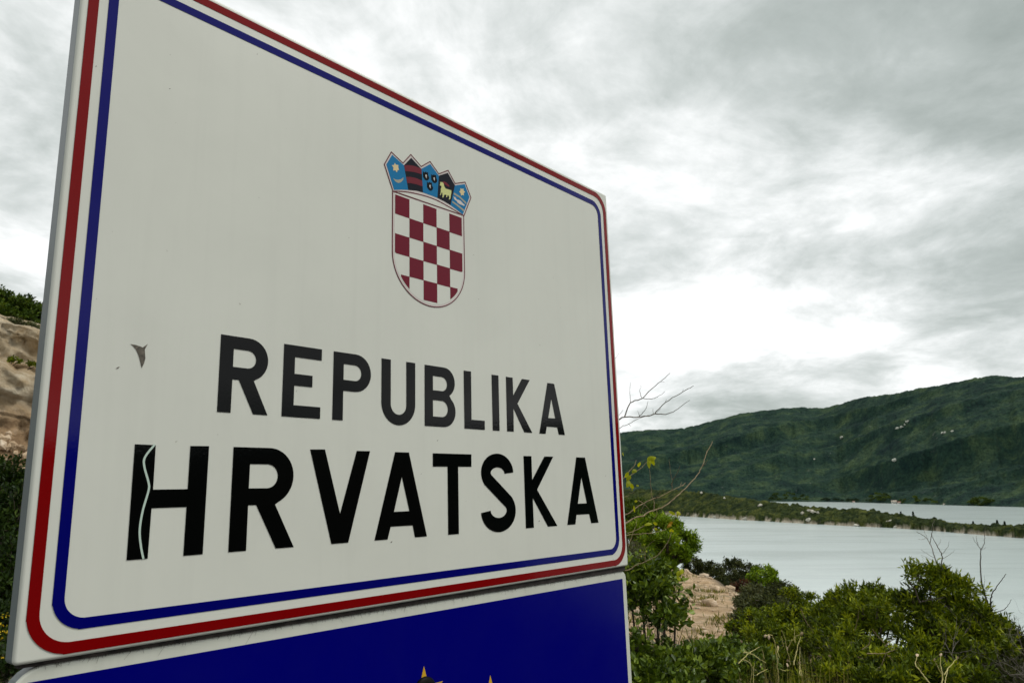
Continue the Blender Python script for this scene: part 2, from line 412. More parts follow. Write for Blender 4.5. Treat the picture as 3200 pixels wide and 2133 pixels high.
# ------------------------------------------------------------------ low wooded peninsula in the bay
PEN_BASE = [(300, 1576), (800, 1580), (1500, 1590), (1800, 1598), (2053, 1608), (2175, 1614), (2324, 1624), (2400, 1628), (2553, 1637), (2668, 1643), (2802, 1649), (2936, 1659), (3089, 1672), (3200, 1681), (3420, 1702)]
PEN_TOP = [(300, 1574), (800, 1552), (1500, 1530), (1800, 1528), (2040, 1530), (2118, 1533), (2194, 1539), (2263, 1551), (2347, 1561), (2400, 1567), (2457, 1579), (2515, 1587), (2645, 1593), (2737, 1599), (2783, 1607), (2859, 1621), (2897, 1628), (2974, 1638), (3089, 1644), (3200, 1648), (3420, 1668)]
pb = np.array([azel(*p) for p in PEN_BASE]); pt = np.array([azel(*p) for p in PEN_TOP])
def pen_shore(az): return -(EYE[2] - SEA) / np.interp(az, pb[:, 0], pb[:, 1])
def pen_width(az): return np.interp(az, [-5, 12, 20, 25, 38], [170, 120, 80, 48, 34])
def pen_height(az):
    return np.interp(az, pt[:, 0], pt[:, 1]) * (pen_shore(az) + pen_width(az)) + EYE[2] - SEA
def peninsula():
    az = np.arange(pb[0, 0], pb[-1, 0], 0.045)
    t = np.concatenate([np.linspace(-0.03, 1, 62), np.linspace(1.03, 1.9, 24)])
    A, T = np.meshgrid(az, t)
    r0 = pen_shore(A) + 6.0 * fbm(A * 5, A * 0, 61, 5) ; w = pen_width(A)
    R = r0 + w * T
    hc = np.maximum(pen_height(A) - 4.0, 1.5)
    prof = np.where(T <= 1, np.clip(T, 0, 1) ** 0.85, np.clip(1 - (T - 1) * 1.2, -0.1, 1))
    lat = np.radians(A) * 1000
    base = hc * prof + 2.2 * fbm(lat / 30, R / 30, 63, 3) * np.clip(T * 4, 0, 1)
    can = (5.5 * crowns(lat / 8.0, R / 8.0, 65) + 3.2 * crowns(lat / 4.2, R / 4.2, 67)) * sstep(0.02, 0.07, T) * sstep(1.95, 1.6, T)
    can = can * (0.75 + 0.5 * vnoise(lat / 22, R / 22, 69))
    H = base + can + 0.6 * sstep(0.0, 0.03, T) + 0.5 * fbm(lat / 2, R / 2, 70, 2) * sstep(0, .03, T)
    H = np.where(T < 0, -2.0, np.maximum(H, 0.35)); H = np.where(T > 1.85, -2.0, H)
    a = np.radians(A)
    V = np.stack([R * np.sin(a), R * np.cos(a), SEA + H], -1).reshape(-1, 3)
    n0, n1 = A.shape; i = np.arange(n0 * n1).reshape(n0, n1)
    F = np.stack([i[:-1, :-1], i[:-1, 1:], i[1:, 1:], i[1:, :-1]], -1).reshape(-1, 4)
    bare = ((1 - sstep(0.022, 0.055, T)) * sstep(-0.35, 0.15, fbm(lat / 9, R / 9, 81, 3))).ravel()
    m, nt, p = new_mat('peninsula_scrub'); pos = _pos(nt)
    c1 = _ramp(nt, _noise(nt, pos, 0.06, 7, 0.65, 0.4), [(0.34, (0.012, 0.022, 0.009)), (0.5, (0.032, 0.046, 0.013)), (0.68, (0.095, 0.105, 0.024))])
    c2 = _ramp(nt, _noise(nt, pos, 0.5, 4, 0.65), [(0.3, (0.45, 0.45, 0.5)), (0.7, (1.4, 1.4, 1.25))])
    c = _mix(nt, 1.0, c1, c2, 'MULTIPLY')
    rk = _ramp(nt, _noise(nt, pos, 0.25, 6, 0.7), [(0.3, (0.20, 0.15, 0.09)), (0.6, (0.56, 0.49, 0.38))])
    at_ = _n(nt, 'ShaderNodeAttribute'); at_.attribute_name = 'bare'
    c = _mix(nt, at_.outputs['Fac'], c, rk)
    nt.links.new(c, p.inputs['Base Color']); p.inputs['Roughness'].default_value = 0.95; p.inputs['Specular IOR Level'].default_value = 0.1
    _bump(nt, p, _noise(nt, pos, 0.8, 5, 0.7), 1.0, 0.8)
    tag(obj('peninsula', np_mesh('peninsula', V, F, m, True, {'bare': bare})), kind='structure')
    return BVHTree.FromPolygons(V.tolist(), F.tolist())
PEN_BVH = peninsula()
def pen_point(u, v):
    """point on the seaward slope of the peninsula in direction (u, v)"""
    az, el = azel(u, v); az_r = math.radians(az)
    for t in np.linspace(0, 1, 200):
        r = pen_shore(az) + pen_width(az) * t; z = SEA + max(pen_height(az) - 4, 1.5) * t ** 0.85 + 1.5
        if (z - EYE[2]) / r >= el: break
    return np.array([r * math.sin(az_r), r * math.cos(az_r), z])

# boulders -----------------------------------------------------------------
def outcrop_mesh(name, rx, ry, rz, seed, mat, parts=4):
    rnd = random.Random(seed); bm = bmesh.new()
    for k in range(parts):
        s_ = 1.0 if k == 0 else rnd.uniform(0.35, 0.7)
        m_ = boulder_mesh('tmp', rx * s_ * 0.75, ry * s_ * 0.75, rz * s_, seed * 7 + k, mat, 2, 0.2)
        off = Vector((0, 0, 0)) if k == 0 else Vector((rnd.uniform(-0.8, 0.8) * rx, rnd.uniform(-0.5, 0.5) * ry, rnd.uniform(-0.5, 0.35) * rz))
        m_.transform(Matrix.Translation(off) @ Matrix.Rotation(rnd.uniform(0, 6), 4, 'Z')); bm.from_mesh(m_); bpy.data.meshes.remove(m_)
    me = bpy.data.meshes.new(name); bm.to_mesh(me); bm.free(); me.materials.append(mat); return me
def boulder_mesh(name, rx, ry, rz, seed, mat, sub=2, rough=0.035):
    bm = bmesh.new(); bmesh.ops.create_icosphere(bm, subdivisions=sub, radius=1.0)
    rnd = random.Random(seed); planes = []
    for _ in range(9):
        d = Vector((rnd.gauss(0, 1), rnd.gauss(0, 1), rnd.gauss(0, 1))).normalized(); planes.append((d, rnd.uniform(0.55, 0.85)))
    for v in bm.verts:
        for d, k in planes:
            e = v.co.dot(d) - k
            if e > 0: v.co -= d * e
        v.co += Vector((rnd.uniform(-1, 1), rnd.uniform(-1, 1), rnd.uniform(-1, 1))) * min(rough, 0.06)
        if rough > 0.1: v.co *= 1 + rough * 2.2 * float(fbm(v.co.x * 2.3 + seed, v.co.y * 2.3 + v.co.z * 1.7, seed, 3))
        v.co = Vector((v.co.x * rx, v.co.y * ry, v.co.z * rz))
    me = bpy.data.meshes.new(name); bm.to_mesh(me); bm.free(); me.materials.append(mat); return me
M['limestone'] = rock_mat('pale_limestone', [(0.3, (0.28, 0.25, 0.19)), (0.5, (0.52, 0.49, 0.41)), (0.7, (0.70, 0.67, 0.58))], 0.35, 1.2, 0.4)
M['hillrock'] = rock_mat('hill_limestone', [(0.3, (0.22, 0.23, 0.20)), (0.6, (0.60, 0.60, 0.52))], 0.1, 0.4, 1.0)
PEN_ROCKS = [(2192, 1540, 8, 4.5, 'flat pale rock ledge high on the peninsula crest'),
    (2263, 1556, 4.5, 4, 'small white rock near the crest of the peninsula'),
    (2376, 1580, 6, 5, 'pale rock on the peninsula slope left of the paired outcrops'),
    (2508, 1604, 5.5, 5, 'left white rock of the pair on the peninsula slope'),
    (2540, 1600, 9, 6.5, 'largest white outcrop midway up the peninsula slope'),
    (2556, 1602, 4, 4, 'small white rock at the right end of the large outcrop'),
    (2528, 1626, 7, 7, 'tall white boulder standing on the shore below the paired outcrops'),
    (2782, 1627, 6.5, 2.6, 'cream rock slab alone on the low right slope of the peninsula'),
    (2175, 1611, 4.5, 4.5, 'upright white shore rock nearest the sign'),
    (2235, 1615, 8, 2.8, 'long flat shore rock second from the sign'),
    (2330, 1621, 9, 3.0, 'broad white shore rock between the sign and the tall boulder'),
    (2675, 1641, 7, 2.2, 'low pale shore rock right of the tall boulder'),
    (2800, 1646, 7, 2.0, 'low pale shore rock under the cream slab')]
for k, (u, v, sx, sz, lab) in enumerate(PEN_ROCKS):
    P = surf(PEN_BVH, u, v)
    if P is None: P = pen_point(u, v)
    o = obj('rock_outcrop', outcrop_mesh('rock_outcrop', sx * 0.8, sx * 0.5, sz * (0.5 if k < 8 else 0.8), 100 + k, M['limestone']), None, P + np.array([0, 0.0, 0.15 * sz]))
    o.rotation_euler = (0.1, 0.15, k * 1.3); tag(o, lab, 'rock', 'pale rocks on the peninsula')
def hill_point(u, v):
    az, el = azel(u, v); r0 = np.interp(az, sh_az, sh_r); hc = np.interp(az, sk_az, sk_el) * (r0 + 1500) + EYE[2] - SEA
    for t in np.linspace(0, 1, 300):
        r = r0 + 1500 * t; z = SEA + hc * (0.62 * t + 0.38 * t ** 1.7) + 30 * min(1, t * 3.2) * min(1, (1 - t) * 3)
        if (z - EYE[2]) / r >= el: break
    a = math.radians(az); return np.array([r * math.sin(a), r * math.cos(a), z])
HILL_ROCKS = [(2836, 1317, 11, 'topmost white crag of the slanting row on the far hill'), (2827, 1326, 7, 'second white crag down the slanting row on the far hill'),
    (2817, 1334, 11, 'third white crag down the slanting row on the far hill'), (2804, 1338, 10, 'lowest white crag of the slanting row on the far hill'),
    (2630, 1367, 14, 'grey crag left of the white row on the far hill'), (2952, 1352, 12, 'grey crag right of the white row on the far hill'),
    (2977, 1347, 10, 'grey crag beside the scree streak on the far hill'), (2545, 1434, 7, 'single pale rock low on the left of the far hill'),
    (2795, 1437, 13, 'flat grey rock patch low in the middle of the far hill')]
for k, (u, v, s_, lab) in enumerate(HILL_ROCKS):
    P = surf(HILL_BVH, u, v)
    if P is None: P = hill_point(u, v)
    o = obj('hill_crag', outcrop_mesh('hill_crag', s_, s_ * 0.8, s_ * 0.6, 200 + k, M['hillrock'], 5), None, P)
    o.rotation_euler = (0.2, 0.1, k); tag(o, lab, 'rock', 'crags on the far hill')

# ------------------------------------------------------------------ rock cutting on the left
def cliff():
    az = np.arange(-62, -4, 0.22)
    prof = [(31.0, -1.0), (31.5, 1.2), (33.0, 2.9), (34.0, 4.5), (34.6, 5.2), (34.9, 6.1), (35.2, 6.5), (36.0, 6.7), (37.6, 6.75), (38.2, 7.4), (38.7, 8.5), (39.2, 9.0), (40.5, 9.35), (42.5, 9.9), (45.0, 10.3), (50.0, 10.6)]
    t = np.linspace(0, 1, 150); pk = np.linspace(0, 1, len(prof))
    d0 = np.interp(t, pk, [q[0] for q in prof]); z0 = np.interp(t, pk, [q[1] for q in prof])
    A, T = np.meshgrid(az, t)
    D = np.interp(T, t, d0); Z = np.interp(T, t, z0)
    fac = np.interp(A, [-62, -45, -34.7, -30, -20, -9, -4], [1.25, 1.2, 1.0, 0.94, 0.66, 0.15, 0.0])
    s_ = A * 0.62
    D = D + 0.9 * fbm(s_ / 3.0, Z / 2.5, 71, 5) + 0.9 * np.abs(fbm(s_ / 0.9 + Z * 0.3, Z / 1.2, 73, 4))
    blocky = np.floor(vnoise(s_ / 1.5, Z / 1.0, 75) * 5) / 5
    D = D + 0.9 * blocky * sstep(2.5, 4.5, Z)
    Z2 = -4.0 + (Z + 4.0) * fac + 0.25 * fbm(s_ / 1.5, D / 1.5, 77, 4) * sstep(6.3, 7, Z)
    a = np.radians(A)
    V = np.stack([D * np.sin(a), D * np.cos(a), Z2], -1).reshape(-1, 3)
    n0, n1 = A.shape; i = np.arange(n0 * n1).reshape(n0, n1)
    F = np.stack([i[:-1, :-1], i[:-1, 1:], i[1:, 1:], i[1:, :-1]], -1).reshape(-1, 4)
    m, nt, p = new_mat('cut_limestone'); pos = _pos(nt)
    c = _ramp(nt, _noise(nt, pos, 0.55, 9, 0.62, 0.9), [(0.30, (0.26, 0.17, 0.08)), (0.42, (0.52, 0.38, 0.22)), (0.54, (0.66, 0.54, 0.37)), (0.70, (0.80, 0.72, 0.57))])
    sep = _n(nt, 'ShaderNodeSeparateXYZ'); nt.links.new(pos, sep.inputs[0])
    mr = _n(nt, 'ShaderNodeMapRange'); mr.inputs[1].default_value = 4.0; mr.inputs[2].default_value = 5.6; nt.links.new(sep.outputs[2], mr.inputs[0])
    warm = _ramp(nt, _noise(nt, pos, 1.4, 7, 0.65, 0.5), [(0.3, (0.20, 0.11, 0.05)), (0.55, (0.50, 0.33, 0.18)), (0.75, (0.64, 0.48, 0.33))])
    c = _mix(nt, mr.outputs[0], warm, c)
    nt.links.new(c, p.inputs['Base Color']); p.inputs['Roughness'].default_value = 0.95
    _bump(nt, p, _noise(nt, pos, 1.3, 12, 0.74, 0.5), 1.0, 0.6)
    o = tag(obj('rock_cutting', np_mesh('rock_cutting', V, F, m, False)), kind='structure')
    M['rubble'] = rock_mat('rubble_stone', [(0.3, (0.26, 0.17, 0.09)), (0.5, (0.50, 0.37, 0.24)), (0.7, (0.68, 0.56, 0.43))], 2.0, 4.0, 0.1)
    rnd = random.Random(5)
    meshes = [boulder_mesh('stone', 0.24, 0.20, 0.17, 300 + k, M['rubble'], 1) for k in range(6)]
    for k in range(260):
        a_ = math.radians(rnd.uniform(-39, -29)); d_ = rnd.uniform(30.6, 33.6)
        z_ = np.interp(d_, [31.0, 31.5, 33.0, 34.0], [0.6, 1.3, 2.9, 4.4])
        fz = np.interp(math.degrees(a_), [-45, -34.7, -30, -29], [1.2, 1.0, 0.94, 0.91]); z_ = -4.0 + (z_ + 4.0) * fz
        st = obj('stone', meshes[k % 6], o, (d_ * math.sin(a_), d_ * math.cos(a_), z_ + 0.1))
        sc = rnd.uniform(0.4, 1.3); st.scale = (sc, sc * rnd.uniform(0.7, 1.2), sc); st.rotation_euler = (rnd.uniform(0, 6), rnd.uniform(0, 6), rnd.uniform(0, 6))
    return o
cliff()

# ------------------------------------------------------------------ plants
def unit(v): return v / (np.linalg.norm(v, axis=-1, keepdims=True) + 1e-9)

def leaf_mesh(name, P, Dv, L, Wd, tint, mat, rng, fold=0.25, ovate=True):
    """one leaf per row: base point P, axis Dv, length L, half width Wd"""
    n = len(P); Dv = unit(Dv)
    rv = unit(rng.normal(size=(n, 3))); S = unit(np.cross(Dv, rv)); U = np.cross(S, Dv)
    L = np.asarray(L).reshape(-1, 1) * np.ones((n, 1)); Wd = np.asarray(Wd).reshape(-1, 1) * np.ones((n, 1))
    if ovate:
        b = P; t = P + Dv * L - U * L * 0.10
        m1 = P + Dv * L * 0.35 + U * Wd * fold; m2 = P + Dv * L * 0.68 + U * Wd * fold
        V = np.stack([b, m1 + S * Wd, m2 + S * Wd * 0.78, t, m2 - S * Wd * 0.78, m1 - S * Wd], 1).reshape(-1, 3)
        i = np.arange(n)[:, None] * 6
        F = np.concatenate([i + np.array([[0, 1, 2, 3]]), i + np.array([[0, 3, 4, 5]])], 0)
        tt = np.repeat(tint, 6)
    else:
        m = P + Dv * L * 0.5 + U * L * 0.05
        V = np.stack([P, m + S * Wd, P + Dv * L, m - S * Wd], 1).reshape(-1, 3)
        F = np.arange(n)[:, None] * 4 + np.array([[0, 1, 2, 3]]); tt = np.repeat(tint, 4)
    return np_mesh(name, V, F, mat, False, {'tint': tt})

class Tubes:
    def __init__(s): s.V = []; s.F = []; s.n = 0
    def add(s, pts, r0, r1, sides=5):
        pts = np.asarray(pts, float); k = len(pts)
        if k < 2: return
        T = unit(np.gradient(pts, axis=0)); ref = np.array([0.31, 0.17, 0.93]);
        A = unit(np.cross(T, ref)); B = np.cross(T, A)
        rad = np.linspace(r0, r1, k)[:, None]
        ang = np.linspace(0, 2 * np.pi, sides, endpoint=False)
        for a in ang: pass
        ring = pts[:, None, :] + (A[:, None, :] * np.cos(ang)[None, :, None] + B[:, None, :] * np.sin(ang)[None, :, None]) * rad[:, None, :]
        s.V.append(ring.reshape(-1, 3))
        i = np.arange(k * sides).reshape(k, sides) + s.n; j = np.roll(i, -1, axis=1)
        s.F.append(np.stack([i[:-1], j[:-1], j[1:], i[1:]], -1).reshape(-1, 4)); s.n += k * sides
    def mesh(s, name, mat):
        return np_mesh(name, np.concatenate(s.V), np.concatenate(s.F), mat, True)

def bez(a, b, c, k=5):
    t = np.linspace(0, 1, k)[:, None]; return (1 - t) ** 2 * a + 2 * t * (1 - t) * b + t * t * c

def bush(name, label, cat, lobes, mat, seed, tips=200, per=22, leaf=0.05, half=0.011, tuft=0.07, base=None, group=None, bark='bark', stem=0.02,
         up=0.45, ovate=False, interior=0.25, wood=True, nbase=1, spread=0.9, low=-0.35, jitter=0.3, sub=0, root=None):
    """lobes: (u, v, Y, rx_px, ry_px[, depth factor]) -> tufts of leaves at twig ends round each lobe"""
    rng = np.random.default_rng(seed)
    Ls = []
    for lb in lobes:
        u, v, Y, rx, ry = lb[:5]; c = at(u, v, Y); k = Y / FPX / CP
        Ls.append((c, np.array([rx * k, rx * k * (lb[5] if len(lb) > 5 else 0.9), ry * k])))
    cs = np.array([l[0] for l in Ls])
    if sub:                              # break each lobe into separate boughs with shaded gaps between them
        L2 = []
        for c, r in Ls:
            for _ in range(sub):
                d = unit(rng.normal(size=3)); d[2] = abs(d[2]) if rng.random() < 0.6 else d[2]
                L2.append((c + d * r * rng.uniform(0.45, 0.95), r * rng.uniform(0.26, 0.46) * np.array([1.15, 1.15, 0.75])))
        Ls = L2
    if base is None:
        bx, by = cs[:, 0].mean(), cs[:, 1].mean()
        base = np.array([bx, by, float(ground_h(bx, by)) - 0.05])
    if root is None: root = empty(name, base, label, cat, group)
    else: base = np.array(root.location)
    W = np.array([(r[0] * r[1] * r[2]) ** (2 / 3) for _, r in Ls]); W = W / W.sum()
    tb = Tubes(); LP = []; LD = []; TN = []; 
    for li, (c, r) in enumerate(Ls):
        nt_ = max(4, int(tips * W[li]))
        d = unit(rng.normal(size=(nt_ * 4, 3))); d = d[d[:, 2] > low][:nt_]; nt_ = len(d)
        ph = rng.uniform(0, 6.28, 3)
        bump_ = 1 + jitter * (np.sin(3.1 * d[:, 0] + ph[0]) * np.sin(3.7 * d[:, 1] + ph[1]) + 0.5 * np.sin(6 * d[:, 2] + 5 * d[:, 0] + ph[2]))
        rad = np.where(rng.random(nt_) < interior, rng.uniform(0.35, 0.85, nt_), rng.uniform(0.82, 1.05, nt_)) * bump_
        tip = c + d * r * rad[:, None]
        low_c = c - np.array([0, 0, r[2] * 0.55])
        limb = bez(base + rng.normal(size=3) * 0.03, (base + low_c) / 2 + rng.normal(size=3) * 0.12 * r.mean() + np.array([0, 0, 0.1 * r[2]]), low_c, 8)
        if wood: tb.add(limb, stem, stem * 0.5, 6)
        limb2 = bez(low_c, c + rng.normal(size=3) * 0.15 * r, c + np.array([0, 0, r[2] * 0.4]), 6)
        if wood: tb.add(limb2, stem * 0.5, stem * 0.15, 5)
        cl_t = rng.normal(0, 0.2, nt_)
        for q in range(nt_):
            st = limb2[rng.integers(0, 5)] if rng.random() < 0.7 else limb[rng.integers(4, 8)]
            dd = unit((tip[q] - st)); mid = (st + tip[q]) / 2 + rng.normal(size=3) * 0.08 * np.linalg.norm(tip[q] - st)
            if wood: tb.add(bez(st, mid, tip[q], 4), stem * 0.22, stem * 0.07, 3)
            axis = unit(d[q] * spread + np.array([0, 0, up]) + rng.normal(size=3) * 0.25)
            m_ = max(3, int(per * rng.uniform(0.6, 1.35)))
            along = rng.uniform(-0.7, 0.25, m_)[:, None] * tuft
            P = tip[q] + axis * along + rng.normal(size=(m_, 3)) * tuft * 0.28
            D = axis * 0.75 + unit(rng.normal(size=(m_, 3))) * 0.85
            LP.append(P); LD.append(D)
            TN.append(np.clip(0.46 + cl_t[q] + rng.normal(0, 0.17, m_) , 0, 1))
    LP = np.concatenate(LP); LD = np.concatenate(LD); TN = np.concatenate(TN); n = len(LP)
    me = leaf_mesh('foliage', LP - base, LD, leaf * rng.uniform(0.65, 1.25, n), half * rng.uniform(0.7, 1.25, n), TN, mat, rng, ovate=ovate)
    obj('foliage', me, root)
    if wood:
        tb.V = [v - base for v in tb.V]; obj('branches', tb.mesh('branches', M[bark]), root)
    return root

def polyline(pts, k=4, wob=0.0, rng=None):
    """smooth curve through picture-space control points already turned into world points"""
    P = np.asarray(pts, float); out = []
    for i in range(len(P) - 1):
        p0 = P[max(i - 1, 0)]; p1 = P[i]; p2 = P[i + 1]; p3 = P[min(i + 2, len(P) - 1)]
        for t in np.linspace(0, 1, k, endpoint=False):
            out.append(0.5 * ((2 * p1) + (-p0 + p2) * t + (2 * p0 - 5 * p1 + 4 * p2 - p3) * t * t + (-p0 + 3 * p1 - 3 * p2 + p3) * t ** 3))
    out.append(P[-1]); out = np.array(out)
    if wob and rng is not None: out[1:-1] += rng.normal(size=out[1:-1].shape) * wob
    return out

def rec_branch(tb, p, d, length, rad, depth, rng, kink=0.35, split=(2, 3), shrink=0.62, upb=0.15, sides=4, gather=None):
    k = 5; pts = [p]
    for _ in range(k):
        d = unit(d + rng.normal(size=3) * kink * 0.45 + np.array([0, 0, upb * 0.2])); pts.append(pts[-1] + d * length / k)
    tb.add(pts, rad, rad * 0.55, sides)
    if gather is not None: gather.append((pts[-1], d))
    if depth <= 0: return
    for _ in range(rng.integers(split[0], split[1] + 1)):
        i = rng.integers(2, k + 1)
        rec_branch(tb, np.array(pts[i]), unit(d + rng.normal(size=3) * 0.75 + np.array([0, 0, upb])), length * shrink * rng.uniform(0.7, 1.2), rad * 0.5, depth - 1, rng, kink, split, shrink, upb, 3, gather)

def Zp(x0, y0, s):
    return lambda x, y: (x0 + x / s, y0 + y / s)

# far shore: houses and bright groves --------------------------------------
def house(u, v, wpx, label, wall, roof, rise=0.5):
    P = at(u, v, 2300.0); az, _ = azel(u, v)
    r = float(np.interp(az, sh_az, sh_r)) - 6.0; a = math.radians(az); base = np.array([r * math.sin(a), r * math.cos(a), SEA])
    w = wpx / FPX * r; dpt = w * 0.7; hgt = w * 0.42
    root = empty('house', base, label, 'house', 'houses on the far shore'); root.rotation_euler.z = -a
    def box(nm, x0, x1, y0, y1, z0, z1, mat, par=root):
        V = [(x, y, z) for z in (z0, z1) for y in (y0, y1) for x in (x0, x1)]
        return obj(nm, np_mesh(nm, V, [(0, 1, 3, 2), (4, 6, 7, 5), (0, 4, 5, 1), (1, 5, 7, 3), (3, 7, 6, 2), (2, 6, 4, 0)], mat), par)
    box('wall', -w / 2, w / 2, 0, dpt, -1.0, hgt, wall)
    o = w * 0.06; R = [(-w / 2 - o, -o, hgt), (w / 2 + o, -o, hgt), (w / 2 + o, dpt + o, hgt), (-w / 2 - o, dpt + o, hgt), (-w / 2 - o, dpt / 2, hgt + w * 0.22), (w / 2 + o, dpt / 2, hgt + w * 0.22)]
    obj('roof', np_mesh('roof', R, [(0, 1, 5, 4), (2, 3, 4, 5), (0, 4, 3, 3), (1, 2, 5, 5), (0, 3, 2, 1)], roof), root)
    for k in (-0.28, 0.28): box('window', w * (k - 0.07), w * (k + 0.07), -0.12, 0.3, hgt * 0.4, hgt * 0.75, M['rubber'])
    box('door', -w * 0.07, w * 0.07, -0.12, 0.3, 0.0, hgt * 0.62, M['bark'])
M['plaster'] = rock_mat('pale_plaster', [(0.3, (0.62, 0.58, 0.50)), (0.7, (0.78, 0.74, 0.66))], 0.2, 2, 0.02)
M['tile_roof'] = rock_mat('terracotta_roof', [(0.3, (0.34, 0.14, 0.10)), (0.7, (0.50, 0.26, 0.20))], 0.4, 2, 0.05)
M['pale_roof'] = rock_mat('pale_tile_roof', [(0.3, (0.55, 0.45, 0.36)), (0.7, (0.70, 0.62, 0.52))], 0.4, 2, 0.05)
house(2794, 1571, 13, 'white house with pale roof at the far waterline, left of a red-roofed one', M['plaster'], M['pale_roof'])
house(2810, 1572, 9, 'low house with red roof at the far waterline, touching a white one', M['plaster'], M['tile_roof'])
house(2668, 1569, 6, 'tiny house alone on the far shore, left of the white house', M['plaster'], M['tile_roof'])
house(2951, 1576, 6, 'tiny pale house on the far shore below the right of the hill', M['plaster'], M['pale_roof'])

def grove(u0, u1, v0, v1, seed, label, mat):
    rng = np.random.default_rng(seed); base = None; P = []; T = []
    for _ in range(26):
        u = rng.uniform(u0, u1); v = v1 - (v1 - v0) * rng.uniform(0.1, 1.0) * (1 - abs((u - u0) / (u1 - u0) * 2 - 1) ** 3 * 0.5)
        az, el = azel(u, v); r = float(np.interp(az, sh_az, sh_r)) + rng.uniform(5, 60)
        a = math.radians(az); c = np.array([r * math.sin(a), r * math.cos(a), max(EYE[2] + el * r, SEA + 3)])
        rad = rng.uniform(4, 9); d = unit(rng.normal(size=(150, 3))); d[:, 2] = np.abs(d[:, 2]) - 0.2
        P.append(c + d * rad * np.array([1.3, 1.0, 0.8]) * rng.uniform(0.6, 1.05, (150, 1))); T.append(np.clip(0.5 + rng.normal(0, 0.15) + rng.normal(0, 0.15, 150), 0, 1))
    P = np.concatenate(P); T = np.concatenate(T); base = P.mean(0); base[2] = SEA
    me = leaf_mesh('far_grove', P - base, unit(rng.normal(size=P.shape) + np.array([0, -0.3, 0.8])), 3.2, 1.1, T, mat, rng, ovate=False)
    o = obj('far_grove', me, None, base); tag(o, label, 'trees', 'groves along the far shore', 'stuff')
M['leaf_grove'] = leaf_mat('grove_leaves', G((0.02, 0.04, 0.012), (0.045, 0.075, 0.012), (0.10, 0.14, 0.015)))
M['leaf_grove_dark'] = leaf_mat('dark_grove_leaves', G((0.012, 0.026, 0.016), (0.024, 0.045, 0.022), (0.045, 0.07, 0.025)))
grove(2400, 2525, 1540, 1562, 1, 'yellow-green trees along the far shore beside the peninsula', M['leaf_grove'])
grove(2715, 2780, 1540, 1566, 2, 'bright green trees above the white house on the far shore', M['leaf_grove'])
grove(2815, 2935, 1552, 1573, 3, 'bright green trees right of the houses on the far shore', M['leaf_grove'])
grove(3020, 3110, 1556, 1580, 4, 'dull green trees on the far shore at the right', M['leaf_grove'])
grove(2530, 2720, 1558, 1566, 6, 'thin dark band of trees on the far shore left of the houses', M['leaf_grove_dark'])

def spire_tree(u, v, hpx, seed, label):
    P = pen_point(u, v); az, _ = azel(u, v); r = float(pen_shore(az) + pen_width(az)); a = math.radians(az)
    P = np.array([r * math.sin(a), r * math.cos(a), SEA + float(pen_height(az)) - 4.0])
    H = (hpx / FPX * r) + 5.5; rng = np.random.default_rng(seed)
    root = empty('cypress_tree', P, label, 'tree', 'dark spires on the peninsula')
    tb = Tubes(); tb.add([(0, 0, -1), (0.05, 0, H * 0.5), (0, 0, H * 0.92)], 0.28, 0.05, 6); obj('trunk', tb.mesh('trunk', M['bark']), root)
    n = 420; h = rng.random(n) ** 0.8; wdt = H * 0.13 * (1 - h) ** 0.8 + 0.18; th = rng.uniform(0, 6.28, n)
    Pt = np.stack([np.cos(th) * wdt * rng.uniform(0.5, 1.1, n), np.sin(th) * wdt * rng.uniform(0.5, 1.1, n), H * (0.15 + 0.85 * h)], -1)
    D = np.stack([np.cos(th) * 0.5, np.sin(th) * 0.5, np.full(n, 0.8)], -1)
    obj('crown', leaf_mesh('crown', Pt, D, 1.1, 0.35, np.clip(rng.normal(0.35, 0.2, n), 0, 1), M['leaf_grove_dark'], rng, ovate=False), root)
for k, (u, v, h, lab) in enumerate([(2816, 1612, 9, 'shorter dark cypress left of the tallest on the peninsula crest'), (2855, 1619, 15, 'tallest dark cypress on the peninsula crest'),
        (2923, 1633, 9, 'thin cypress behind the bare branches on the peninsula'), (3042, 1640, 6, 'smallest cypress on the flat right part of the peninsula'),
        (3118, 1645, 12, 'left cypress of the pair at the right end of the peninsula'), (3141, 1646, 9, 'right cypress of the pair at the right end of the peninsula')]):
    spire_tree(u, v, h, 400 + k, lab)

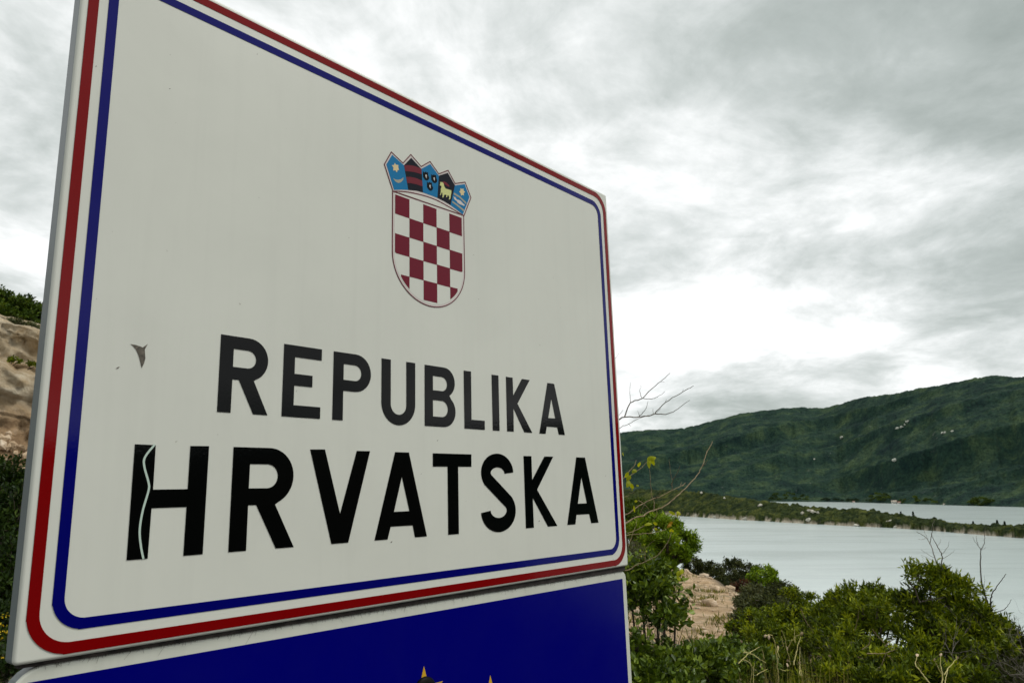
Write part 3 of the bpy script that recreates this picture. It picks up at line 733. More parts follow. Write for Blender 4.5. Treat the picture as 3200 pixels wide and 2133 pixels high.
# scrub beyond the spur ------------------------------------------------------
SCRUB = [  # u, v(centre), Y, rx, ry, material, label
 (2165, 1765, 52, 30, 34, 'leaf_dark', 'low dark shrub at the foot of the pine by the stony slope'),
 (2205, 1775, 48, 26, 28, 'leaf_dark', 'dark spiky shrub along the upper edge of the stony slope'),
 (2250, 1800, 44, 34, 26, 'leaf_dark', 'small dark shrub on the skyline of the stony slope'),
 (2290, 1788, 46, 42, 44, 'leaf_dark', 'rounded grey-green shrub rising against the water'),
 (2345, 1806, 42, 50, 36, 'leaf_dark', 'wide dark shrub behind the bright green one'),
 (2382, 1812, 36, 38, 44, 'leaf_bright', 'bright yellow-green shrub against the water'),
 (2318, 1838, 34, 26, 24, 'leaf_rust', 'rusty brown shrub in the middle of the dark scrub'),
 (2290, 1850, 36, 24, 18, 'leaf_dark', 'small dark shrub at the right lip of the stony slope'),
 (2440, 1852, 34, 52, 38, 'leaf_dark', 'dark olive shrub right of the bright green one'),
 (2340, 1880, 27, 52, 46, 'leaf_olive', 'grey-olive shrub bulging over the stony slope'),
 (2410, 1900, 24, 60, 46, 'leaf_dark', 'dark shrub between the grey-olive and the near bushes'),
 (2505, 1880, 26, 46, 40, 'leaf_mastic', 'mid green shrub with a pointed top against the water'),
 (2335, 1950, 19, 40, 36, 'leaf_dark', 'dark shrub overhanging the right edge of the stony slope'),
 (2370, 1950, 17, 66, 46, 'leaf_mastic', 'fresh green shrub right of the stony slope'),
 (2465, 1945, 16, 66, 50, 'leaf_mastic', 'dense green shrub behind the dry grass'),
 (2560, 1930, 17, 60, 52, 'leaf_mastic', 'green shrub behind the left shoulder of the near bush')]
for k, (u, v, Y, rx, ry, mt, lab) in enumerate(SCRUB):
    if k >= 9:                       # shrubs rooted on the plateau: find where the line of sight meets the ground
        for yy in np.arange(8, 45, 0.25):
            g = at(u, v + ry * 1.5, yy)
            if g[2] < float(ground_h(g[0], g[1])): Y = float(yy); break
    c = at(u, v, Y); gz = float(ground_h(c[0], c[1]))
    big = min(0.12, 0.030 + 0.0022 * Y)
    bush('shrub', lab, 'shrub', [(u, v, Y, rx, ry), (u - rx * 0.45, v + ry * 0.5, Y, rx * 0.75, ry * 0.8), (u + rx * 0.5, v + ry * 0.6, Y - 0.5, rx * 0.75, ry * 0.8), (u, v + ry * 1.3, Y - 0.6, rx * 0.9, ry * 0.9)],
         M[mt], 500 + k, tips=int(min(520, 160 + rx * ry * 0.13)), per=15, leaf=big, half=big * 0.27, tuft=big * 1.6, group='scrub beyond the stony slope', stem=0.05, interior=0.25, sub=6)

# pines at the head of the spur
PT = [((1990, 1690, 46, 46, 60), (2030, 1642, 47, 50, 34), (2090, 1640, 46, 44, 34), (2122, 1680, 45, 40, 30), (2062, 1695, 44, 46, 30), (2156, 1690, 45, 22, 12), (2164, 1712, 45, 16, 8), (2010, 1740, 44, 46, 34), (2110, 1735, 44, 42, 28), (2060, 1765, 44, 60, 26), (2140, 1740, 44, 22, 18))]
bush('pine_tree', 'round bright green pine standing beside the sign at the top of the stony slope', 'tree', PT[0], M['leaf_bright'], 31, tips=620, per=36, leaf=0.26, half=0.036, tuft=0.38, base=None, stem=0.13, interior=0.2, up=0.5, jitter=0.4, sub=5)
bush('pine_tree', 'darker pine half hidden behind the sign edge, left of the bright one', 'tree', [(1950, 1630, 50, 50, 60), (1995, 1596, 52, 46, 40), (2035, 1610, 51, 40, 30), (1930, 1700, 50, 60, 70), (1965, 1760, 42, 46, 40)], M['leaf_pine'], 32, tips=420, per=30, leaf=0.24, half=0.032, tuft=0.34, stem=0.12, up=0.5, sub=5)
bush('shrub', 'brownish dry shrub at the sign edge below the dark pine', 'shrub', [(1975, 1740, 26, 34, 40), (2000, 1770, 25, 30, 30)], M['leaf_olive'], 33, tips=180, per=15, leaf=0.07, half=0.017, tuft=0.11, stem=0.03)

# broad-leaved shrubs close to the sign -------------------------------------------
bush('leafy_shrub', 'tall glossy broad-leaved shrub directly right of the blue panel', 'shrub',
     [(2000, 1800, 4.5, 55, 50), (2070, 1795, 4.6, 50, 46), (2050, 1850, 4.4, 70, 44), (1975, 1870, 4.5, 34, 55), (2110, 1905, 4.4, 46, 24), (2075, 1925, 4.3, 60, 32), (1990, 2040, 4.2, 40, 60), (2075, 2045, 4.3, 40, 34)],
     M['leaf_laurel'], 41, tips=270, per=11, leaf=0.042, half=0.011, tuft=0.06, ovate=True, stem=0.012, interior=0.35, up=0.5, low=-0.5, base=np.array([at(2060, 2100, 4.4)[0], 4.4, -0.5]))
bush('leafy_shrub', 'low glossy broad-leaved shrub at the bottom edge beside the blue panel', 'shrub',
     [(2010, 2110, 4.0, 66, 42), (2090, 2095, 4.2, 70, 52), (2180, 2085, 4.6, 74, 56), (2080, 2150, 4.0, 110, 50), (2250, 2110, 4.7, 56, 50)],
     M['leaf_laurel'], 42, tips=420, per=11, leaf=0.040, half=0.0105, tuft=0.055, ovate=True, stem=0.010, interior=0.35, up=0.5)
bush('leafy_shrub', 'low light green shrub between the stony slope and the dry grass', 'shrub',
     [(2200, 2045, 6.2, 60, 34), (2275, 2040, 6.4, 56, 34), (2300, 2090, 6.0, 66, 46), (2360, 2070, 6.6, 52, 46)],
     M['leaf_laurel'], 43, tips=330, per=12, leaf=0.046, half=0.0115, tuft=0.06, ovate=True, stem=0.010, interior=0.35, up=0.5)
# mastic bushes on the right --------------------------------------------------
MB = dict(per=52, leaf=0.060, half=0.0080, tuft=0.095, stem=0.022, interior=0.22, up=1.0, spread=0.55, group='mastic bushes above the water', sub=8)
bush('mastic_bush', 'green tufted bush behind the dry grass stalks', 'bush', [(2410, 2000, 9.5, 70, 44), (2480, 2010, 9.2, 66, 48), (2420, 2070, 8.4, 80, 60), (2530, 2050, 8.6, 66, 66), (2460, 2120, 8.0, 110, 60)], M['leaf_mastic'], 51, tips=230, **MB)
OPEN = {**MB, 'sub': 0, 'interior': 0.08, 'per': 44, 'tuft': 0.085, 'low': -0.7, 'jitter': 0.45, 'stem': 0.014}
b2 = bush('mastic_bush', 'long green tufted bush with a flat top, left of the peaked one', 'bush',
     [(2640, 1960, 7.8, 80, 60), (2740, 1960, 7.6, 80, 66), (2620, 2040, 7.4, 90, 64), (2740, 2060, 7.2, 100, 66)], M['leaf_mastic'], 52, tips=230, **MB)
bush('', '', '', [(2600, 1908, 8.4, 54, 42), (2640, 1880, 8.3, 34, 26), (2680, 1858, 8.2, 46, 26), (2745, 1862, 8.2, 36, 28), (2790, 1892, 8.0, 50, 36), (2700, 1905, 8.1, 70, 36)], M['leaf_mastic'], 57, tips=150, root=b2, **OPEN)
b3 = bush('mastic_bush', 'peaked green bush with bare branches above it and gaps to the water', 'bush',
     [(2900, 1960, 6.8, 70, 40), (2990, 1960, 6.8, 52, 40), (2960, 2030, 6.7, 80, 52), (2870, 2050, 6.6, 60, 50)], M['leaf_mastic'], 53, tips=120, **MB)
bush('', '', '', [(2928, 1782, 7.0, 34, 28), (2868, 1785, 7.0, 32, 16), (2965, 1815, 7.0, 30, 30), (2905, 1835, 6.9, 44, 26), (2850, 1868, 6.9, 36, 26), (2955, 1880, 6.9, 48, 30), (3022, 1838, 6.9, 30, 26), (2890, 1905, 6.9, 60, 26), (3000, 1900, 6.9, 36, 30)],
     M['leaf_mastic'], 58, tips=135, root=b3, **OPEN)
bush('mastic_bush', 'small green bush carrying the tall bare dead branch', 'bush',
     [(3070, 1920, 6.8, 38, 26), (3120, 1965, 6.8, 34, 28), (3060, 1985, 6.7, 40, 34), (3110, 2020, 6.6, 40, 34), (3050, 2070, 6.5, 66, 44)], M['leaf_mastic'], 54, tips=95, **MB)
bush('mastic_bush', 'bright fresh green tufted bush along the bottom edge right of the dry grass', 'bush',
     [(2640, 2085, 6.0, 70, 44), (2720, 2100, 6.0, 66, 40), (2800, 2090, 5.8, 60, 44), (2700, 2140, 5.6, 130, 44), (2880, 2110, 5.6, 70, 40), (2990, 2120, 5.8, 90, 44), (2570, 2120, 6.2, 60, 44)], M['leaf_mastic'], 55, tips=210, **MB)
bush('mastic_bush', 'dark bush in the bottom right corner behind dead twigs', 'bush', [(3150, 2120, 6.6, 60, 50), (3230, 2080, 6.8, 60, 70), (3080, 2130, 6.4, 66, 40)], M['leaf_dark'], 56, tips=200, **MB)

# left-hand bushes -----------------------------------------------------------
bush('roadside_bush', 'dark green bush filling the left edge below the rock cutting', 'bush',
     [(20, 1500, 7.5, 60, 55), (-60, 1480, 7.6, 70, 70), (60, 1600, 7.2, 60, 80), (-30, 1680, 7.0, 80, 110), (50, 1780, 6.8, 60, 90), (-20, 1900, 6.6, 80, 100), (90, 1530, 7.6, 60, 50)],
     M['leaf_deep'], 61, tips=620, per=18, leaf=0.055, half=0.012, tuft=0.085, stem=0.03, interior=0.35)
bush('flowering_shrub', 'low dark shrub with a few yellow flowers at the lower left corner of the sign', 'shrub',
     [(10, 1960, 5.0, 50, 50), (-30, 2040, 4.8, 60, 60), (20, 2090, 4.6, 60, 50)], M['leaf_deep'], 62, tips=170, per=16, leaf=0.04, half=0.009, tuft=0.06, stem=0.012)
def flowers():
    rng = np.random.default_rng(63); root = [o for o in COL.objects if o.name == 'flowering_shrub'][0]
    P = np.array([at(rng.uniform(-20, 26), rng.uniform(1900, 2050), rng.uniform(4.3, 4.7)) for _ in range(13)]); b = np.array(root.location)
    P = np.repeat(P, 5, 0) + rng.normal(size=(65, 3)) * 0.007
    obj('flowers', leaf_mesh('flowers', P - b, rng.normal(size=P.shape) + np.array([0, -0.5, 0.5]), 0.013, 0.005, rng.random(65), M['flower'], rng, ovate=False), root)['kind'] = 'stuff'
flowers()
for k, (a_, d_, w_, lab) in enumerate([(-38.5, 44, 60, 'dark trees on the rock cutting at the very left edge'), (-36.3, 45, 62, 'leftmost dark tree in view on top of the rock cutting'), (-34.6, 44.5, 58, 'middle dark tree on top of the rock cutting'),
        (-33.0, 45, 56, 'dark tree on top of the rock cutting nearest the sign edge'), (-31.0, 45, 56, 'dark tree on the rock cutting just behind the sign')]):
    a = math.radians(a_); fz = float(np.interp(a_, [-45, -34.7, -30], [1.2, 1.0, 0.94])); rng = np.random.default_rng(70 + k)
    c = np.array([d_ * math.sin(a), d_ * math.cos(a), -4.0 + 14.0 * fz])
    # express as lobes in picture space of this tree's own depth
    def px(p):
        q = p - EYE; y = CP * q[1] + SP * q[2]; z = -SP * q[1] + CP * q[2]; return 1600 + FPX * q[0] / y, 1066.5 - FPX * z / y
    u, v = px(c + np.array([0, 0, 0.9]))
    bush('hilltop_tree', lab, 'tree', [(u, v, c[1], 52, 40), (u - 40, v + 12, c[1], 40, 34), (u + 38, v + 14, c[1], 40, 32), (u, v + 34, c[1] - 0.8, 60, 26)], M['leaf_pine'], 80 + k, tips=330, per=14, leaf=0.2, half=0.05, tuft=0.26, stem=0.1,
         base=c - np.array([0, 0, 0.8]), group='trees on top of the rock cutting')
for k, (a_, d_, z_, lab) in enumerate([(-34.9, 41.0, 9.3, 'small scrub tuft on the upper ledge at the left edge'), (-33.9, 41.0, 9.2, 'scrub tuft on the upper ledge beside the sign'), (-34.6, 36.5, 6.9, 'small green tuft on the middle ledge of the cutting'), (-33.6, 36.5, 6.8, 'tiny tuft on the middle ledge beside the sign'),
        (-34.2, 30.5, 1.6, 'bushy scrub at the foot of the rubble')]):
    a = math.radians(a_); c = np.array([d_ * math.sin(a), d_ * math.cos(a), z_ + 0.15]); u, v = px(c)
    bush('ledge_shrub', lab, 'shrub', [(u, v, c[1], (22, 22, 9, 7, 60)[k], (11, 11, 4, 3, 34)[k]), (u + (20 if k != 2 else 24), v + 4, c[1], (16, 16, 6, 5, 16)[k], (8, 8, 3, 3, 8)[k])], M['leaf_olive'] if k < 2 else M['leaf_mastic'], 90 + k, tips=(70, 70, 24, 18, 90)[k], per=12, leaf=0.11, half=0.03, tuft=0.13, stem=0.02, base=c - np.array([0, 0, 0.2]), group='scrub on the rock ledges')

# bare twigs against the sky behind the sign ----------------------------------------
def twig_plant(name, label, cat, lines, leaves, mat, seed, base, Y, rbase=0.006, leafmat='leaf_yellow', leaf_name='leaf', group=None, split=None, thick=1.0):
    rng = np.random.default_rng(seed); root = empty(name, base, label, cat, group); tb = Tubes(); base = np.array(base, float)
    for ln in lines:
        r0 = ln[0] * thick * 0.7; pts = ln[1]; y0 = Y + rng.uniform(-0.12, 0.12); dy = rng.uniform(-0.05, 0.05)
        W = [at(u, v, y0 + dy * i) for i, (u, v) in enumerate(pts)]
        if split: tb = Tubes()
        tb.add(polyline(W, 5, 0.0012 * Y / 4, rng) - base, r0, max(r0 * 0.35, 0.0007), 5)
        if split: obj(split, tb.mesh(split, M[mat]), root)
    if not split: obj('branches', tb.mesh('branches', M[mat]), root)
    for (u, v, lu, lv, wpx, kind) in leaves:
        a = at(u, v, Y); b = at(u + lu, v + lv, Y + rng.uniform(-0.04, 0.04)); d = b - a; L = np.linalg.norm(d); w = wpx / FPX * Y / 2
        view = unit(EYE - a); s_ = unit(np.cross(d, view) + rng.normal(size=3) * 0.25 * L); nrm = unit(np.cross(s_, d))
        k = 7; V = []; 
        for i, t in enumerate(np.linspace(0, 1, k)):
            ww = w * math.sin(math.pi * t ** 0.8) ** 0.8 + 0.0004; c = d * t + nrm * L * 0.18 * math.sin(math.pi * t)
            V += [c + s_ * ww - nrm * ww * 0.35, c + nrm * 0.0, c - s_ * ww - nrm * ww * 0.35]
        F = []
        for i in range(k - 1):
            q = i * 3; F += [(q, q + 1, q + 4, q + 3), (q + 1, q + 2, q + 5, q + 4)]
        o = obj(leaf_name, np_mesh(leaf_name, V, F, M['leaf_red'] if kind == 'r' else M[leafmat], True, {'tint': np.clip(rng.normal(0.55, 0.12) + rng.normal(0, 0.06, len(V)), 0, 1)}), root, a - base)
    return root
z3 = Zp(1850, 1050, 2.614); zt = Zp(1930, 1380, 3.7344)
def Q(z, *p): return [z(*q) for q in p]
b0 = at(1935, 1720, 4.2)
twig_plant('dead_tree', 'thin leafless branches against the sky right of the sign', 'branch', [
    (0.0065, Q(z3, (60, 760), (150, 705), (230, 675), (265, 658), (380, 660), (440, 650), (510, 630), (600, 540), (740, 455), (830, 405))),
    (0.0055, Q(z3, (265, 658), (315, 545), (410, 508), (460, 455), (560, 370), (638, 300))),
    (0.0045, Q(z3, (510, 632), (600, 635), (680, 605), (800, 522))), (0.0025, Q(z3, (315, 545), (308, 470), (314, 375))), (0.0025, Q(z3, (408, 508), (392, 450), (400, 398))),
    (0.003, Q(z3, (420, 508), (500, 510), (550, 485), (597, 448))), (0.003, Q(z3, (380, 660), (440, 590), (458, 528))), (0.0022, Q(z3, (390, 650), (372, 610))), (0.0022, Q(z3, (600, 540), (608, 515))),
    (0.003, Q(z3, (160, 790), (245, 740), (300, 715), (400, 665), (500, 640), (560, 590))), (0.002, Q(z3, (500, 630), (498, 590))), (0.002, Q(z3, (300, 715), (318, 735))), (0.0018, Q(z3, (560, 370), (590, 372))), (0.0016, Q(z3, (740, 455), (748, 432))),
    (0.0025, Q(z3, (180, 700), (225, 640), (255, 600))), (0.002, Q(z3, (170, 215), (205, 160), (228, 138))), (0.003, Q(z3, (60, 760), (120, 500), (170, 215)))], [], 'deadwood', 11,
    np.array([at(1872, 1345, 3.9)[0], 3.9, -0.5]), 3.9)
bt = np.array([at(1985, 2050, 4.0)[0], 4.0, -0.45])
twig_plant('twiggy_shrub', 'tan twiggy shrub with a few yellow-green leaves beside the sign', 'shrub', [
    (0.007, Q(zt, (-150, 1100), (0, 1010), (105, 945), (200, 885), (290, 865), (370, 815), (450, 790), (560, 740), (680, 645), (760, 570), (830, 500), (905, 420), (950, 350), (1000, 250), (1025, 170), (1045, 105), (1085, 50), (1108, -5))),
    (0.0032, Q(zt, (985, 290), (1020, 260), (1050, 205))), (0.0055, Q(zt, (-60, 900), (105, 845), (230, 760), (330, 700), (420, 660), (520, 630), (640, 560), (720, 525), (790, 485))),
    (0.003, Q(zt, (735, 520), (745, 470))), (0.003, Q(zt, (755, 515), (790, 475))), (0.0035, Q(zt, (635, 555), (640, 460), (690, 370), (730, 275))), (0.002, Q(zt, (635, 440), (615, 330), (600, 200))),
    (0.0035, Q(zt, (420, 800), (425, 700), (400, 640), (390, 560), (380, 420), (375, 310))), (0.0032, Q(zt, (440, 665), (480, 620), (508, 575))), (0.003, Q(zt, (240, 680), (320, 735), (370, 790))),
    (0.0032, Q(zt, (265, 830), (300, 755), (330, 740))), (0.0045, Q(zt, (-80, 560), (70, 420), (150, 330), (200, 270), (215, 210))), (0.003, Q(zt, (150, 390), (240, 330), (310, 270), (360, 215))),
    (0.003, Q(zt, (115, 1070), (230, 1020), (310, 980), (360, 960))), (0.004, Q(zt, (-40, 1110), (115, 1085), (260, 1072), (380, 1065), (500, 1045), (570, 1015))), (0.0022, Q(zt, (385, 1070), (425, 1010), (435, 980))),
    (0.0042, Q(zt, (-120, 1520), (80, 1500), (150, 1480), (230, 1430), (310, 1405), (400, 1355), (470, 1320), (520, 1260), (590, 1160), (620, 1080), (635, 1010))), (0.0025, Q(zt, (320, 1390), (325, 1300), (315, 1195))),
    (0.0025, Q(zt, (125, 1220), (170, 1090), (215, 960), (225, 900))), (0.003, Q(zt, (460, 790), (455, 860), (400, 920))), (0.0018, Q(zt, (320, 1240), (390, 1180), (440, 1140))), (0.0016, Q(zt, (640, 930), (690, 860), (720, 830))),
    (0.003, Q(zt, (-80, 660), (90, 640), (150, 600), (200, 590)))],
   [(*zt(345, 215), 28, -10, 18, 'y'), (*zt(370, 200), 0, 30, 13, 'y'), (*zt(395, 180), 9, 26, 14, 'y'), (*zt(260, 235), -4, 16, 12, 'y'), (*zt(215, 320), -12, 12, 14, 'y'), (*zt(120, 350), -8, 18, 12, 'y'),
    (*zt(150, 390), -12, 16, 14, 'y'), (*zt(140, 450), -10, 22, 16, 'y'), (*zt(150, 480), 8, 18, 12, 'y'), (*zt(218, 512), 8, -1, 7, 'y'), (*zt(165, 540), 3, 7, 5, 'y'), (*zt(310, 975), 26, -5, 9, 'y'), (*zt(415, 940), 14, 6, 9, 'y'), (*zt(425, 1005), 11, 6, 8, 'y'),
    (*zt(680, 850), -23, -12, 9, 'y'), (*zt(685, 820), 14, 8, 12, 'y'), (*zt(688, 830), 3, 14, 8, 'y'), (*zt(645, 930), -18, 14, 9, 'r'), (*zt(625, 960), -14, 12, 8, 'r'), (*zt(625, 1010), -3, 10, 9, 'y'), (*zt(640, 1020), 2, 9, 8, 'y'),
    (*zt(195, 690), 10, 0, 7, 'y'), (*zt(190, 740), 2, 22, 6, 'y'), (*zt(315, 1195), -5, -3, 5, 'y'), (*zt(325, 1275), 5, 2, 5, 'y'), (*zt(320, 1310), -5, 3, 4, 'y'), (*zt(280, 1345), -2, -6, 4, 'y'),
    (*zt(65, 120), 2, 12, 5, 'y'), (*zt(760, 1480), -8, 18, 13, 'y'), (*zt(720, 1500), -6, 20, 12, 'y'), (*zt(700, 1560), 6, 18, 12, 'y')],
   'twig', 12, bt, 4.0)

# bare branches over the bushes on the right -----------------------------------------
z6 = Zp(2500, 1600, 2.941)
twig_plant('dead_branch', 'fine bare branches sticking up from the peaked bush', 'branch', [
    (0.009, Q(z6, (1300, 640), (1285, 530), (1250, 450), (1215, 330), (1195, 290), (1160, 230), (1070, 175))), (0.005, Q(z6, (1195, 290), (1210, 190), (1215, 120), (1245, 60))),
    (0.0085, Q(z6, (1300, 560), (1300, 470), (1302, 390), (1262, 310), (1230, 250), (1205, 190))), (0.003, Q(z6, (1302, 390), (1350, 330), (1370, 265))), (0.003, Q(z6, (1302, 430), (1370, 390), (1425, 345))),
    (0.003, Q(z6, (1240, 420), (1170, 380), (1110, 340))), (0.0028, Q(z6, (1220, 440), (1160, 410), (1110, 390))), (0.003, Q(z6, (1160, 230), (1120, 250), (1080, 240))), (0.0025, Q(z6, (1262, 310), (1290, 270), (1290, 240))), (0.0025, Q(z6, (1175, 250), (1150, 190), (1140, 160)))],
   [], 'deadwood', 13, np.array([at(2940, 1800, 7.0)[0], 7.0, 0.4]), 7.0)
twig_plant('dead_branch', 'tall dark bare branch forking above the small bush at the right', 'branch', [
    (0.015, Q(z6, (1755, 1100), (1757, 935), (1720, 830), (1690, 720), (1668, 650), (1660, 480), (1665, 335))), (0.004, Q(z6, (1665, 340), (1630, 300), (1590, 225))), (0.005, Q(z6, (1665, 335), (1692, 290), (1700, 200), (1700, 140))),
    (0.003, Q(z6, (1640, 300), (1625, 260), (1625, 215))), (0.010, Q(z6, (1752, 920), (1752, 830), (1760, 760), (1790, 710), (1840, 640), (1895, 565))), (0.006, Q(z6, (1778, 925), (1860, 900), (1905, 860), (1942, 800))),
    (0.003, Q(z6, (1690, 720), (1720, 780), (1760, 800))), (0.0022, Q(z6, (1700, 690), (1695, 580))), (0.0022, Q(z6, (1790, 920), (1800, 870))), (0.002, Q(z6, (1665, 345), (1710, 320))), (0.0025, Q(z6, (1690, 840), (1650, 790)))],
   [], 'bark', 14, np.array([at(3097, 1960, 6.8)[0], 6.8, 0.2]), 6.8)
twig_plant('dead_branch', 'long dark branch leaning out of the peaked bush to the left', 'branch', [
    (0.02, Q(z6, (1900, 1560), (1800, 1350), (1650, 1130), (1540, 990), (1460, 860), (1420, 740))), (0.012, Q(z6, (1100, 830), (1060, 720), (1000, 620))), (0.009, Q(z6, (1120, 820), (1200, 800), (1310, 785))), (0.010, Q(z6, (1540, 1120), (1575, 1060), (1590, 1020)))],
   [], 'bark', 15, np.array([at(3120, 2100, 6.7)[0], 6.7, -0.3]), 6.7, split='branch')
zb = Zp(2300, 1900, 4.706)
twig_plant('dead_branch', 'pale crooked dead twigs in the middle of the near bush', 'branch', [
    (0.006, Q(zb, (2040, 1090), (2050, 950), (2070, 900), (2130, 850), (2180, 740), (2205, 670))), (0.006, Q(zb, (2350, 830), (2270, 730), (2215, 660))), (0.005, Q(zb, (2190, 550), (2260, 490), (2340, 430))), (0.005, Q(zb, (2180, 500), (2080, 400), (2000, 300))),
    (0.004, Q(zb, (1855, 605), (1960, 510), (1970, 400), (1955, 340))), (0.004, Q(zb, (1745, 320), (1775, 230), (1800, 120), (1810, 10))), (0.005, Q(zb, (1920, 660), (2080, 660), (2200, 655), (2360, 600))), (0.003, Q(zb, (1790, 710), (1880, 745))), (0.004, Q(zb, (950, 0), (1010, 160), (1080, 260), (1140, 360)))],
   [], 'twig', 16, np.array([at(2760, 2120, 5.6)[0], 5.6, -0.3]), 5.6, split='branch', thick=1.2)
def dead_shrub(label, u, v, Y, seed, hgt, n):
    rng = np.random.default_rng(seed); c = at(u, v, Y); base = np.array([c[0], c[1], float(ground_h(c[0], c[1]))]); root = empty('dead_shrub', base, label, 'shrub', 'dead twig shrubs'); tb = Tubes()
    for _ in range(n):
        rec_branch(tb, rng.normal(size=3) * np.array([0.10, 0.10, 0]), unit(np.array([rng.normal() * 0.55, rng.normal() * 0.4, 1.0])), hgt * rng.uniform(0.4, 0.62), 0.010, 4, rng, 0.5, (2, 4), 0.6)
    obj('branches', tb.mesh('branches', M['deadwood']), root)
dead_shrub('grey dead shrub with a tangle of bare twigs at the right edge', 3165, 2133, 6.3, 21, 1.5, 5)
dead_shrub('grey leafless undergrowth in the hollow left of the peaked bush', 2760, 2133, 6.9, 23, 1.15, 4)
dead_shrub('grey leafless undergrowth below the peaked bush', 2900, 2133, 6.5, 24, 1.1, 4)
dead_shrub('grey dead shrub tangled under the small bush at the right', 3075, 2133, 6.4, 22, 1.1, 4)

# dry grass, seed stalks and hogweed-like stems -----------------------------------------
twig_plant('dry_stalks', 'pale straw stalks with drooping seed heads in front of the green bush', 'grass', [
    (0.007, Q(zb, (625, 1190), (620, 1000), (612, 830), (590, 600), (565, 480), (520, 390), (470, 385), (435, 405))), (0.005, Q(zb, (770, 580), (800, 500), (860, 430), (930, 390), (990, 355))), (0.005, Q(zb, (850, 830), (880, 680), (920, 520), (950, 410))),
    (0.004, Q(zb, (800, 820), (775, 700), (745, 600), (720, 440), (690, 360), (670, 310))), (0.004, Q(zb, (700, 560), (680, 440), (660, 410))), (0.006, Q(zb, (10, 830), (150, 690), (230, 630), (350, 565))), (0.006, Q(zb, (110, 650), (230, 670), (330, 735), (440, 800))),
    (0.0045, Q(zb, (100, 750), (190, 790), (240, 870), (310, 920))), (0.005, Q(zb, (210, 1100), (235, 900), (190, 740))), (0.004, Q(zb, (410, 740), (400, 660), (375, 580))), (0.004, Q(zb, (870, 500), (862, 380), (860, 300))), (0.005, Q(zb, (940, 980), (940, 880), (935, 800), (940, 560))),
    (0.005, Q(zb, (970, 990), (965, 900))), (0.0035, Q(zb, (660, 890), (730, 915), (770, 880))), (0.004, Q(zb, (130, 660), (128, 600))), (0.005, Q(zb, (300, 980), (400, 920), (470, 890))), (0.004, Q(zb, (620, 560), (612, 640), (640, 720))), (0.004, Q(zb, (260, 1100), (255, 950), (270, 800)))],
   [(*zb(435, 380), -2, 10, 9, 's'), (*zb(480, 385), 1, 17, 8, 's'), (*zb(745, 560), 0, 13, 9, 's'), (*zb(758, 745), 0, 8, 7, 's'), (*zb(755, 805), 0, 11, 8, 's'), (*zb(935, 775), 0, 10, 8, 's'), (*zb(945, 860), 0, 8, 7, 's'), (*zb(1380, 680), 0, 8, 8, 's'), (*zb(362, 840), 0, 7, 6, 's'), (*zb(80, 465), 0, 9, 7, 's'), (*zb(985, 345), -8, 10, 8, 's'), (*zb(615, 540), 1, 18, 5, 's')],
   'stalk', 17, np.array([at(2430, 2133, 5.2)[0], 4.9, -0.4]), 4.9, leafmat='seed', leaf_name='seed_head', split='stalk', thick=0.85)
twig_plant('stemmed_plant', 'yellow-green forking stems with knobbly tops at the bottom right', 'plant', [
    (0.009, Q(z6, (1230, 1660), (1190, 1568), (1130, 1490), (1070, 1410), (1065, 1370), (1080, 1310))), (0.010, Q(z6, (1290, 1680), (1300, 1568), (1310, 1490), (1290, 1400), (1295, 1310))), (0.006, Q(z6, (1300, 1480), (1260, 1410), (1240, 1355))),
    (0.007, Q(z6, (1325, 1490), (1370, 1420), (1445, 1340))), (0.005, Q(z6, (1330, 1568), (1345, 1500), (1360, 1440))), (0.004, Q(z6, (1080, 1370), (1110, 1430), (1115, 1460)))],
   [(*z6(1075, 1325), 2, -9, 8, 's'), (*z6(1295, 1320), 1, -9, 8, 's'), (*z6(1238, 1362), -2, -8, 7, 's'), (*z6(1440, 1345), 8, -4, 9, 's'), (*z6(1445, 1340), -2, -7, 6, 's')],
   'stalk', 18, np.array([at(2950, 2133, 4.6)[0], 4.6, -0.4]), 4.6, leafmat='seed', leaf_name='bud', split='stem', thick=0.7)
def dry_grass():
    rng = np.random.default_rng(19); n = 800; P = []; D = []
    for _ in range(n):
        u = rng.uniform(2270, 2680); Y = rng.uniform(4.7, 5.9); g = at(u, 2133, Y); x = g[0]; P.append((x, Y, float(ground_h(x, Y)) - 0.02)); D.append((rng.normal() * 0.13, rng.normal() * 0.13, 1))
    P = np.array(P); D = np.array(D); b = P.mean(0)
    o = obj('dry_grass', leaf_mesh('dry_grass', P - b, D, rng.uniform(0.4, 1.12, n), 0.0030, np.clip(rng.normal(0.85, 0.2, n), 0, 1), M['leaf_grass'], rng, ovate=False), None, b)
    tag(o, 'dry yellow grass standing among the near bushes', 'grass', kind='stuff')
dry_grass()
def slope_grass():
    rng = np.random.default_rng(29); P = []; D = []
    for _ in range(46):
        y = rng.uniform(12, 48); x = y * rng.uniform(0.16, 0.30)
        if x > coast_x(y) - 0.3: continue
        m_ = rng.integers(25, 70)
        px_ = x + rng.normal(0, 0.22, m_); py_ = y + rng.normal(0, 0.3, m_); P.append(np.stack([px_, py_, ground_h(px_, py_)], -1)); D.append(np.stack([rng.normal(0, 0.5, m_), rng.normal(0, 0.5, m_), np.ones(m_)], -1))
    P = np.concatenate(P); D = np.concatenate(D); b = P.mean(0); n = len(P)
    o = obj('slope_grass', leaf_mesh('slope_grass', P - b, D, rng.uniform(0.07, 0.2, n), 0.012, np.clip(rng.normal(0.35, 0.22, n), 0, 1), M['leaf_grass'], rng, ovate=False), None, b)
    tag(o, 'sparse grass tufts on the pale stony slope', 'grass', kind='stuff')
slope_grass()
